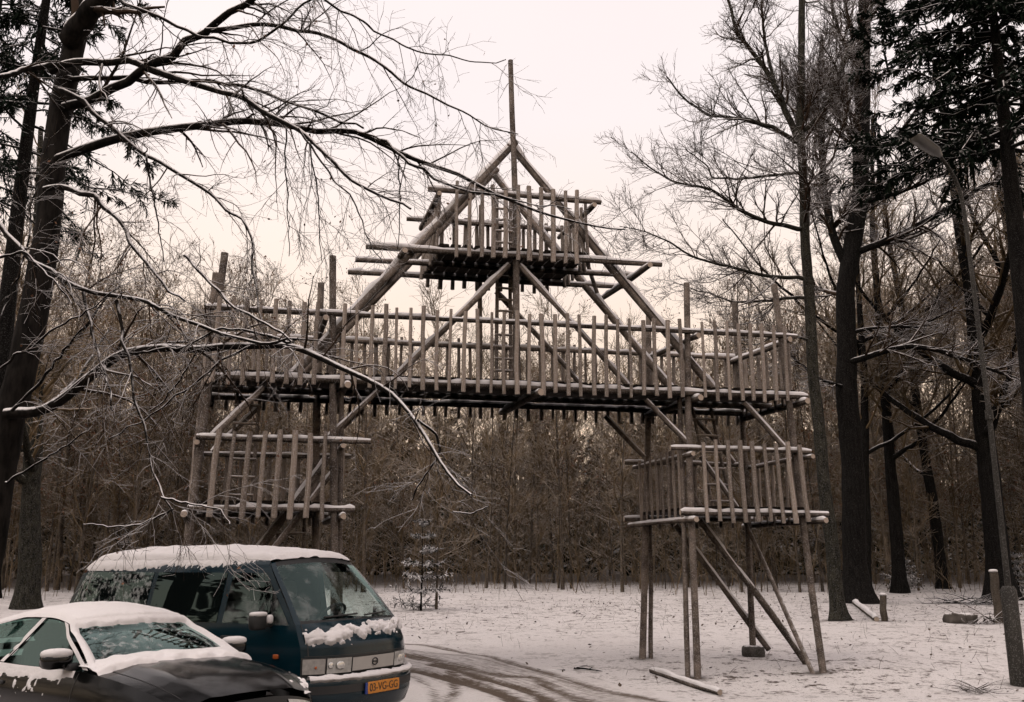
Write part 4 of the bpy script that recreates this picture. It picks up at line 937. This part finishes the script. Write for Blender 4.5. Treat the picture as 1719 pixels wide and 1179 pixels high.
def crown_up(n, z0, z1, len_, ang, rr, az=None):
    def f(TP, TR):
        rg = np.random.default_rng(n * 7 + 1); sel = [q for q in TP[None]]
        P, Rr = TP[None], TR[None]
        t0 = np.interp(z0, TP[:, 2], np.linspace(0, 1, len(TP))); t1 = np.interp(z1, TP[:, 2], np.linspace(0, 1, len(TP)))
        return grow(P, Rr, n, (t0, t1), len_, ang, .6, .13, 9, rr, rg, rmin=.02)
    return f
r2 = np.random.default_rng(21)
LV_BIG = [dict(n=lambda _: 5.6, len=(.6, 2.4), ang=(.75, .25), trop=.3, wig=.15, K=7, rf=.5, ns=4, rmin=.010),
          dict(n=8, len=(.3, 1.1), ang=(.7, .25), trop=.2, wig=.18, K=5, rf=.6, ns=3, rmin=.007),
          dict(n=4, len=(.12, .5), ang=(.65, .3), trop=.15, wig=.2, K=3, rf=.75, ns=3, rmin=.006)]
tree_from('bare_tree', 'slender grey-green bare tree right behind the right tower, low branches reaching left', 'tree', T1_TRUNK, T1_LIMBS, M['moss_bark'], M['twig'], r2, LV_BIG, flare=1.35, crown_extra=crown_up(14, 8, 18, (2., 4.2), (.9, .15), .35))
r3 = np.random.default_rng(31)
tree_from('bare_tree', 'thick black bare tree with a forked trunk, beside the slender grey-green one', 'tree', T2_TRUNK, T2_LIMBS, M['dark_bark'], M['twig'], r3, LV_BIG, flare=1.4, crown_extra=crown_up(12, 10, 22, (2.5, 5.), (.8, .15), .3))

# conifers: drooping branches set with flat sprays of needles
def conifer_parts(h, z0, Lmax, nb, rng, r=.2, droop=-.55, twn=14, nln=8, w=.022, taper=.85, tl=(.45, .25), tiers=0):
    t = np.linspace(0, 1, 14); TP = np.stack([.012 * h * np.sin(t * 3 + rng.uniform(0, 6)) * t, .012 * h * np.sin(t * 2.3 + rng.uniform(0, 6)) * t, h * t], 1)
    TR = r * (1 - .93 * t); TR[0] *= 1.4
    trunk = tubes(TP[None], TR[None], 10)
    z = rng.uniform(z0, h * .985, nb)
    if tiers: z = z0 + (h * .97 - z0) * (np.arange(nb) % tiers + rng.normal(0, .07, nb)) / tiers
    z = np.clip(z, z0 * .8, h * .985); fr = (h - z) / (h - z0)
    az = rng.uniform(0, 6.283, nb); L = Lmax * np.clip(fr, .05, 1) ** taper * rng.uniform(.75, 1.1, nb)
    K = 7; s = np.linspace(0, 1, K)
    d = np.stack([np.cos(az), np.sin(az)], 1)
    P = np.zeros((nb, K, 3)); P[:, :, :2] = d[:, None] * (L[:, None] * s)[..., None]
    P[:, :, 2] = z[:, None] + L[:, None] * (.18 * s + droop * s ** 1.8 + .22 * s ** 4)
    P[:, :, 0] += np.interp(z, TP[:, 2], TP[:, 0])[:, None]; P[:, :, 1] += np.interp(z, TP[:, 2], TP[:, 1])[:, None]
    P[:, 1:] += rng.normal(0, .03, (nb, K - 1, 3)) * L[:, None, None]
    Rb = np.maximum(.012 * L[:, None] * (1 - .85 * s), .004)
    wood = tubes(P, Rb, 4)
    Q, Rq = grow(P, Rb, twn, (.12, 1), (tl[0] * .5, tl[0] * 1.2), (.95, .2), -.35, .08, 5, .5, rng, rmin=.004, flat=.75)
    Lq = np.clip(L / Lmax, .3, 1); Q = Q[:, :1] + (Q - Q[:, :1]) * np.repeat(Lq, twn)[:, None, None]
    W, _ = grow(Q, Rq, nln, (0, 1), (tl[1] * .5, tl[1] * 1.2), (.75, .25), -.3, .1, 3, .5, rng, rmin=.003, flat=.95 if tiers else .5)
    sd = nrm(np.cross(W[:, -1] - W[:, 0], rng.normal(0, .2 if tiers else .45, (len(W), 3)) + [0, 0, 1]))
    sp = ribbons(W, np.tile([w * .6, w, .002], (len(W), 1)), sd)
    sdq = nrm(np.cross(Q[:, -1] - Q[:, 0], rng.normal(0, .3, (len(Q), 3)) + [0, 0, 1]))
    sq = ribbons(Q, np.tile(w * np.array([.8, 1.2, 1.2, 1, .1]), (len(Q), 1)), sdq)
    return trunk, wood, merge([sp, sq])
def conifer(name, label, loc, parts, m_bark, m_n, rz=0, sc=1., group=None):
    trunk, wood, green = parts
    o = thing(name, label, 'tree', loc, rz, group); o.scale = (sc, sc, sc)
    ob('trunk', mesh_np('trunk', *merge([trunk, wood]), [m_bark]), o)
    c = ob('needles', mesh_np('needles', *green, [m_n]), o); c['kind'] = 'stuff'
    return o
rc_ = np.random.default_rng(5)
conifer('fir_tree', 'tall dark fir at the right edge with snow-topped hanging boughs', (12.25, 22, gz(12.2, 22) - .1), conifer_parts(20, 11.6, 4.6, 135, rc_, .36, -.5, 28, 16, .021, .55, (.85, .25)), M['dark_bark'], M['needle'])
conifer('fir_tree', 'dark evergreen half hidden behind the beech trunk, upper left', (-8.4, 15.5, gz(-8.4, 15.5) - .1), conifer_parts(17, 8.0, 2.6, 66, rc_, .2, -.6, 24, 18, .011, .6, (.6, .19)), M['dark_bark'], M['needle'])
conifer('fir_tree', 'leaning evergreen trunk at the far left edge behind the beech', (-11.6, 19, gz(-11.6, 19) - .1), conifer_parts(19, 8.5, 3.0, 50, rc_, .24, -.55, 20, 18, .011, .6, (.65, .2)), M['dark_bark'], M['darkneedle'])
# snow-laden young spruces on the verge
for lab, (x, y), h, L in (('small snow-laden spruce growing beside the thin trunk left of the gate opening', (-2.55, 27.6), 2.9, 1.15), ('tiny snowy spruce on the verge right of the thick black tree', (15.0, 37.6), 1.5, 1.0), ('low snowy spruce in the dark wood right of the lamp post', (17.3, 33.5), 1.7, 1.0)):
    conifer('young_spruce', lab, (x, y, gz(x, y) - .02), conifer_parts(h, .15, L, 49, rc_, .03, -.22, 16, 9, .012, .9, (.30, .085), tiers=7), M['dark_bark'], M['snowneedle'], group='young spruces on the verge')

# the wood behind: young bare trees, each its own tree, from shared meshes
def young_tree(h, rng, r=.085, n1=24, spread=1.0, leaf=0):
    t = np.linspace(0, 1, 12); a = rng.uniform(0, 6.28, 3)
    TP = np.stack([.03 * h * t * np.sin(t * 2.5 + a[0]), .03 * h * t * np.sin(t * 2.1 + a[1]), h * t], 1); TR = r * (1 - .88 * t); TR[0] *= 1.25
    P1, R1 = grow(TP[None], TR[None], n1, (.16, .98), (1.0 * spread, 3.0 * spread), (.80, .22), .55, .12, 6, .5, rng, rmin=.012)
    P2, R2 = grow(P1, R1, 7, (.1, 1), (.4, 1.4), (.7, .25), .3, .15, 5, .6, rng, rmin=.0095)
    P3, R3 = grow(P2, R2, 5, (.1, 1), (.2, .75), (.7, .3), .15, .2, 3, .7, rng, rmin=.0075)
    tr = tubes(TP[None], TR[None], 8); cr = merge([tubes(P1, R1, 4), tubes(P2, R2, 3), tubes(P3, R3, 3)])
    lf = None
    if leaf: k = rng.integers(0, len(P3), leaf); lf = leaf_quads(P3[k, -1] + rng.normal(0, .05, (leaf, 3)), rng, .075)
    return tr, cr, lf
ry = np.random.default_rng(77)
VAR = []
for k, (h, r, n1, sp, lf) in enumerate([(11.5, .055, 26, 1., 0), (10.5, .048, 24, .9, 500), (12, .07, 28, 1.1, 0), (9, .038, 22, .8, 0), (11, .052, 24, 1., 900), (7, .028, 16, .6, 0), (12.5, .085, 28, 1.2, 250), (5.0, .02, 12, .5, 0)]):
    tr, cr, lf = young_tree(h, ry, r, n1, sp, lf)
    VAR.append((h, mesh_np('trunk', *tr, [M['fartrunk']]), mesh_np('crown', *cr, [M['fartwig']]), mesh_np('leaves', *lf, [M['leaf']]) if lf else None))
def put_young(k, x, y, sc, rz, label, group, name='young_tree'):
    h, a, b, l = VAR[k]; o = thing(name, label, 'tree', (x, y, gz(x, y) - .05), rz, group); o.scale = (sc, sc, sc)
    o.rotation_euler = (ry.normal(0, .035), ry.normal(0, .035), rz)
    ob('trunk', a, o); ob('crown', b, o)
    if l: ob('leaves', l, o)['kind'] = 'stuff'
    return o
cnt = 0
cells = []
while cnt < 270:
    y = 35.5 + 30 * ry.uniform() ** 1.5; x = ry.uniform(-.60 * y - 1, .60 * y + 1)
    edge_y = np.interp(x, [-25, -8, 0, 8, 14, 25], [31, 34, 38, 35.5, 38, 36])
    if y < edge_y: continue
    if any(abs(x - a) < .35 and abs(y - b) < .7 for a, b in cells): continue
    cells.append((x, y)); px = x / y
    k = int(ry.choice(8, p=[.16, .14, .14, .14, .14, .12, .08, .08])); tall = np.interp(px, [-.55, -.3, -.12, .2, .32, .55], [1.22, 1.15, 1.0, .98, 1.15, 1.45])
    sc = tall * ry.uniform(.86, 1.08) * np.interp(y, [36, 65], [.98, 1.18])
    zone = 'left' if px < -.17 else ('right' if px > .26 else 'centre')
    look = ('upright bare tree', 'tree with few leaves', 'stout bare tree', 'slim bare tree', 'tree with many leaves', 'thin bare sapling', 'tall spreading bare tree', 'low sapling')[k]
    row = 'at the front edge' if y < edge_y + 4 else ('deep inside' if y > edge_y + 11 else 'in the middle')
    where = ('wood at the left edge', 'wood behind the van', 'wood behind the left tower', 'wood left in the gate opening', 'wood right in the gate opening', 'wood behind the right tower', 'wood by the thick black tree', 'wood behind the lamp post')[int(np.searchsorted([-.42, -.33, -.17, .02, .13, .30, .42], px))]
    put_young(k, x, y, sc, ry.uniform(0, 6.28), look + ' ' + row + ' of the ' + where, 'young trees of the ' + where); cnt += 1
# far edge of the wood: one dense mass of dark evergreens and bare crowns
fm = []; rf = np.random.default_rng(9); fc = []
cheap = [conifer_parts(15, .3, 3.4, 44, rf, .16, -.3, 5, 1, .26, .8, (1.3, .9)) for _ in range(3)]
def plant(dst, q, x, y, s, a):
    c_, s_ = math.cos(a), math.sin(a); V = q[0] * s; V = np.stack([V[:, 0] * c_ - V[:, 1] * s_, V[:, 0] * s_ + V[:, 1] * c_, V[:, 2]], 1) + [x, y, gz(x, y) - .1]
    dst.append((V, q[1]))
for i in range(110):
    y = rf.uniform(60, 84); plant(fc, merge([cheap[i % 3][0], cheap[i % 3][2]]), -.66 * y + ((i * 37) % 110 + rf.uniform(0, 1)) / 110 * 1.32 * y, y, rf.uniform(.6, .85), i * 2.1)
for i in range(110):
    y = rf.uniform(84, 104); plant(fc, merge([cheap[i % 3][0], cheap[i % 3][2]]), -.66 * y + ((i * 41) % 110 + rf.uniform(0, 1)) / 110 * 1.32 * y, y, rf.uniform(.75, 1.0), i)
fw = ob('far_wood', mesh_np('far_wood', *merge(fc), [M['darkneedle']])); tag(fw, 'dense dark evergreen wood closing the view behind the young trees', 'wood', kind='stuff')
# the rest of the wood round the clearing, seen mirrored in the cars
sw_ = []
for i in range(95):
    a = R(112 + i / 95 * 316) ; d = rf.uniform(24, 40); x, y = d * math.sin(a - R(22)), d * math.cos(a - R(22)) + 4
    if y > 14 and abs(x) < .62 * y + 5: continue
    plant(sw_, merge([cheap[i % 3][0], cheap[i % 3][2]]), x, y, rf.uniform(.7, 1.0), i * 1.3)
for i in range(44):
    y = rf.uniform(34, 62); x = y * rf.uniform(.66, 1.0) * (1 if i % 2 else -1); plant(sw_, merge([cheap[i % 3][0], cheap[i % 3][2]]), x, y, rf.uniform(.7, .95), i * 1.7)
sr = ob('surrounding_wood', mesh_np('surrounding_wood', *merge(sw_), [M['darkneedle']])); tag(sr, 'dark wood all round the clearing, beyond the edges of the picture', 'wood', kind='stuff')
n = 46000; uy = rf.uniform(46, 66, n); ux = rf.uniform(-.62, .62, n) * uy; hz = np.interp(ux / uy, [-.6, -.3, -.1, .2, .3, .6], [15, 14, 11.5, 11.5, 14, 19]) * np.interp(uy, [46, 66], [.92, 1.22]); uz = hz * rf.beta(1.15, 1.2, n)
d = nrm(np.stack([rf.normal(0, .55, n), rf.normal(0, .3, n), rf.uniform(.2, 1, n)], 1)); L = rf.uniform(.5, 1.9, n)[:, None]; p0 = np.stack([ux, uy, uz + 1], 1)
P = np.stack([p0, p0 + d * L], 1); Rr = np.linspace(1, .4, 2)[None] * rf.uniform(.009, .028, n)[:, None]
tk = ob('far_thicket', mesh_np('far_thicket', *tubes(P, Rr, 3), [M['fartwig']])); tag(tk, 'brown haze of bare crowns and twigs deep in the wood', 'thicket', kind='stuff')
# undergrowth: thin stems and brambles along the edge of the wood
n = 1000; ux = rf.uniform(-24, 26, n); uy = np.interp(ux, [-25, -8, 0, 8, 14, 25], [31, 34, 38, 35.5, 38, 36]) - 2.0 + 18 * rf.uniform(0, 1, n) ** 1.0
p0 = np.stack([ux, uy, ground_z(ux, uy) - .03], 1); hgt = rf.uniform(.5, 3.2, n) * np.where(rf.uniform(size=n) < .2, 1.5, 1.); K = 6
P = np.zeros((n, K, 3)); P[:, 0] = p0; d = nrm(np.stack([rf.normal(0, .22, n), rf.normal(0, .22, n), np.ones(n)], 1))
for k in range(1, K):
    d = nrm(d + rf.normal(0, .10, (n, 3))); P[:, k] = P[:, k - 1] + d * (hgt / (K - 1))[:, None]
Rr = np.linspace(1, .3, K)[None] * rf.uniform(.005, .013, n)[:, None]
P2, R2 = grow(P, Rr, 7, (.25, 1), (.2, .9), (.7, .25), .25, .15, 4, .6, rf, rmin=.006)
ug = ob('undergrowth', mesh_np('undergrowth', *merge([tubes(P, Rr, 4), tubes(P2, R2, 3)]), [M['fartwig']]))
tag(ug, 'tangle of thin bare stems along the edge of the wood', 'undergrowth', kind='stuff')

# larger bare trees standing in the wood on the right and left
def big_bare(label, loc, h, r, rng, m, lean=(0, 0), fork=True, group=None):
    x, y = loc; z = gz(x, y) - .1; t = np.linspace(0, 1, 9); a = rng.uniform(0, 6.28)
    tp = [tuple(np.array([x + lean[0] * q + .015 * h * math.sin(q * 4 + a) * q, y + lean[1] * q, z + h * q])) for q in t]
    trunk = [(tp, r, r * .22)]
    limbs = []
    for i in range(5):
        q = rng.uniform(.22, .6); b = np.array([np.interp(q, t, [p[c] for p in tp]) for c in range(3)]); az_ = rng.uniform(0, 6.28); L = rng.uniform(.16, .3) * h
        dd = np.array([math.cos(az_), math.sin(az_), 0]); pts = [tuple(b + dd * L * k + np.array([0, 0, L * (.35 * k + .5 * k * k)])) for k in lin(0, 1, 6)]
        limbs.append((pts, r * .4, r * .1))
    return tree_from('bare_tree', label, 'tree', trunk, limbs, m, M['fartwig'], rng, [dict(n=lambda _: 2.2, len=(.6, 2.6), ang=(.7, .25), trop=.4, wig=.14, K=6, rf=.5, ns=4, rmin=.014), dict(n=6, len=(.4, 1.4), ang=(.7, .25), trop=.25, wig=.17, K=4, rf=.6, ns=3, rmin=.010), dict(n=3, len=(.2, .7), ang=(.65, .3), trop=.1, wig=.2, K=3, rf=.75, ns=3, rmin=.008)],
                     flare=1.4, crown_extra=crown_up(16, z + h * .3, z + h * .95, (.14 * h, .28 * h), (.75, .15), .32), group=group, trunk_sides=10)
rb = np.random.default_rng(3)
big_bare('dark straight trunk rising just left of the lamp post', (16.4, 33), 20, .42, rb, M['dark_bark'])
big_bare('tall bare tree standing at the right edge beyond the lamp post', (19.2, 34), 20, .30, rb, M['dark_bark'], (-.6, 0))
big_bare('pair-like dark trunk midway between the thick black tree and the lamp post', (14.2, 36), 19, .26, rb, M['dark_bark'], (.5, 0))
big_bare('thin leaning bare tree to the right of the thick black tree', (12.6, 35), 18, .20, rb, M['dark_bark'], (1.2, 0))
big_bare('tall thin bare tree in the right-hand wood behind the lamp head', (17.6, 40), 21, .24, rb, M['dark_bark'], (-1.0, 0))
big_bare('mottled trunk standing on the snow behind the black car', (-13.9, 28.2), 15, .33, rb, M['moss_bark'], (-1.0, 0))
big_bare('dark bare tree at the left edge behind the mottled trunk', (-17.5, 33), 14, .25, rb, M['dark_bark'], (.4, 0))
# a thin pale birch-like stem beside the young spruce
put_young(3, -2.15, 28.0, .98, 1.1, 'thin pale stem standing next to the small snow-laden spruce', None)

# ------------------------------------------------------------------ lamp post and small things
M['galv'] = snowy('galvanised_steel', (.065, .060, .053), (.035, .033, .03), 5, (1, 1, .3), lo=.7, hi=1, rough=.5, dust=.12, bump=.05)
M['lamp_glass'] = plain('lamp_cover', (.09, .082, .062), .25, var=.25, coat=.4)
lb = np.array([7.34, 14.52, gz(7.34, 14.52) - .02]); lamp = thing('street_lamp', 'tall grey lamp post with an arm and a flat lamp head, right edge', 'street lamp', lb)
V, F = tubes(np.array([[[0, 0, 0], [0, 0, .7], [0, 0, 1.36], [0, 0, 1.42]]]), np.array([[.115, .115, .112, .075]]), 18)
ob('base', mesh_np('base', V, F, [M['galv']]), lamp)
V, F = tubes(resample([(0, 0, 1.3), (0, 0, 4), (-.04, 0, 7.2), (-.06, -.02, 7.6), (-.2, -.1, 7.9), (-.39, -.22, 8.07), (-.5, -.3, 8.14)], 40)[None], np.linspace(.044, .028, 40)[None], 12)
ob('pole', mesh_np('pole', V, F, [M['galv']]), lamp)
V, F = tubes(np.array([[[0, 0, 3.9], [0, 0, 4.05]]]), np.array([[.058, .058]]), 12); ob('collar', mesh_np('collar', V, F, [M['galv']]), lamp)
hdv = np.array([-.54, -.22, .26]); hL = np.linalg.norm(hdv); hl = ob('lamp_head', None, lamp, (-.46, -.29, 8.12)); hl.rotation_mode = 'QUATERNION'; hl.rotation_quaternion = Vector(hdv).to_track_quat('X', 'Z')
def shell(kind):
    def f(u, a):
        w = .115 * float(np.interp(u, [0, .1, .22, .8, .97, 1], [.3, .5, 1.0, 1.12, 1.05, .8])); th = .08 * float(np.interp(u, [0, .15, .6, .95, 1], [.5, .9, 1.1, .8, .3]))
        return (u * .60, w * math.cos(a), (th if kind else -th * .9) * math.sin(a))
    return f
patch('housing', shell(True), lin(0, 1, 14), lin(0, math.pi, 13), M['galv'], hl); patch('cover', shell(False), lin(0, 1, 14), lin(0, math.pi, 13), M['lamp_glass'], hl)
M['postwood'] = snowy('bollard_wood', (.14, .115, .09), (.075, .062, .05), 4, (3, 3, 1), lo=.5, hi=.8, dust=.1)
def bollard(lab, x, y, h, r, lean):
    o = ob('wooden_bollard', log_mesh('wooden_bollard', (lean, 0, h), r, r * .95, mats=[M['postwood'], M['snow']], seed=int(x * 10)), None, (x, y, gz(x, y) - .03)); tag(o, lab, 'bollard', 'wooden posts on the verge')
    rbox('snow', (lean, 0, h + .015), (r * 2, r * 2, .09), M['snow'], o, .8)
bollard('taller short wooden post with a snow cap, left of the lamp post', 11.68, 23.7, 1.22, .10, -.02)
bollard('shorter wooden post with a snow cap, near the slender grey-green tree', 9.27, 24.6, .66, .085, .01)
def fallen(lab, a, b, r, snow, m=None):
    a = np.array([a[0], a[1], gz(*a) + r * .8]); b = np.array([b[0], b[1], gz(*b) + r * .7]); o = ob('fallen_log', log_mesh('fallen_log', b - a, r, r * .8, seed=int(abs(a[0]) * 9), mats=[m or M['beam'], M['logend']]), None, a); tag(o, lab, 'log', 'logs lying on the snow')
    if snow: ob('snow', cap_mesh(b - a, r, snow, 4), o)
fallen('long pale log lying in the snow at the foot of the right tower', (2.2, 15.7), (2.85, 13.75), .048, .022)
fallen('short snow-covered log lying by the slender grey-green tree', (10.3, 29.6), (9.0, 24.4), .075, .04, M['postwood'])
o = ob('rock', chunk_mesh('rock', .34, .24, .17, 8, M['stone'], .35), None, (10.75, 23.7, gz(10.75, 23.7) + .08)); tag(o, 'grey snow-dusted rock lying left of the taller post', 'rock')
def sticks(name, lab, cat, x, y, n, L, r, seed, flatz=.25, m=None):
    rg = np.random.default_rng(seed); z = gz(x, y); K = 6
    P = np.zeros((n, K, 3)); a = rg.uniform(0, 6.28, n); P[:, 0] = np.stack([rg.normal(0, L * .18, n), rg.normal(0, L * .18, n), rg.uniform(0, .05, n)], 1)
    d = nrm(np.stack([np.cos(a), np.sin(a), np.abs(rg.normal(0, flatz, n))], 1))
    for k in range(1, K): d = nrm(d + rg.normal(0, .14, (n, 3)) - [0, 0, flatz * .35]); P[:, k] = P[:, k - 1] + d * (L * rg.uniform(.5, 1, n) / (K - 1))[:, None]
    P[:, :, 2] = np.maximum(P[:, :, 2], .01); Rr = np.linspace(1, .3, K)[None] * np.full((n, 1), r)
    P2, R2 = grow(P, Rr, 3, (.3, 1), (L * .15, L * .4), (.7, .25), .0, .15, 4, .6, rg, rmin=r * .3); P2[:, :, 2] = np.maximum(P2[:, :, 2], .008)
    o = ob(name, mesh_np(name, *merge([tubes(P, Rr, 6), tubes(P2, R2, 4)]), [m or M['dark_bark']]), None, (x, y, z)); tag(o, lab, cat)
sticks('fallen_branch', 'small dark broken branch lying on the snow at the road edge', 'branch', .95, 15.75, 3, .5, .022, 1, .1)
sticks('brush_pile', 'tangle of bare twigs on the snow beside the rock', 'brush', 11.3, 23.6, 16, 1.3, .016, 2, .4, M['twig'])
sticks('brush_pile', 'low heap of dead stalks in the snow, bottom right corner', 'brush', 6.4, 13.85, 26, .55, .007, 3, .25, M['twig'])
sticks('brush_pile', 'dark mound of branches on the snow under the right-hand wood', 'brush', 14.2, 30.5, 40, 1.6, .02, 5, .15)

# withered leaves, stalks and bits of bark scattered on the thin snow
n = 5200; lx = rf.uniform(-6, 16, n); ly = 12 + 26 * rf.uniform(0, 1, n) ** .9; pr = litter(lx, ly); rd = seg_dist(lx, ly, ROADC)
keep = (rf.uniform(0, 1, n) < pr * np.clip(.55 + .9 * np.sin(lx * 1.7 + 2 * np.sin(ly * .8)) * np.sin(ly * 1.3 + lx * .6), .04, 1)) & (rd > 1.6); lx, ly = lx[keep], ly[keep]; n = len(lx)
q = np.stack([lx, ly, ground_z(lx, ly) + .012], 1); a = nrm(np.stack([rf.normal(size=n), rf.normal(size=n), rf.uniform(-.1, .5, n)], 1)); b = nrm(np.cross(a, [0, 0, 1.]) + rf.normal(0, .3, (n, 3))); L = rf.uniform(.03, .09, n)[:, None]
V = np.stack([q, q + a * L * .5 + b * L * .35, q + a * L, q + a * L * .5 - b * L * .35], 1).reshape(-1, 3)
n2 = 700; sx = rf.uniform(-5, 16, n2); sy = rf.uniform(13.5, 37, n2); k2 = (rf.uniform(0, 1, n2) < litter(sx, sy)) & (seg_dist(sx, sy, ROADC) > 2.2); sx, sy = sx[k2], sy[k2]; n2 = len(sx)
p0 = np.stack([sx, sy, ground_z(sx, sy) - .01], 1); d = nrm(np.stack([rf.normal(0, .5, n2), rf.normal(0, .5, n2), np.ones(n2)], 1)); hh = rf.uniform(.05, .28, n2)[:, None]
P = np.stack([p0, p0 + d * hh * .5, p0 + d * hh + rf.normal(0, .03, (n2, 3))], 1)
lt = ob('leaf_litter', mesh_np('leaf_litter', *merge([(V, np.arange(n * 4).reshape(n, 4)), tubes(P, np.tile([.004, .003, .002], (n2, 1)), 3)]), [M['litter']])); tag(lt, 'withered leaves and dead grass stalks poking through the thin snow', 'leaf litter', kind='stuff')
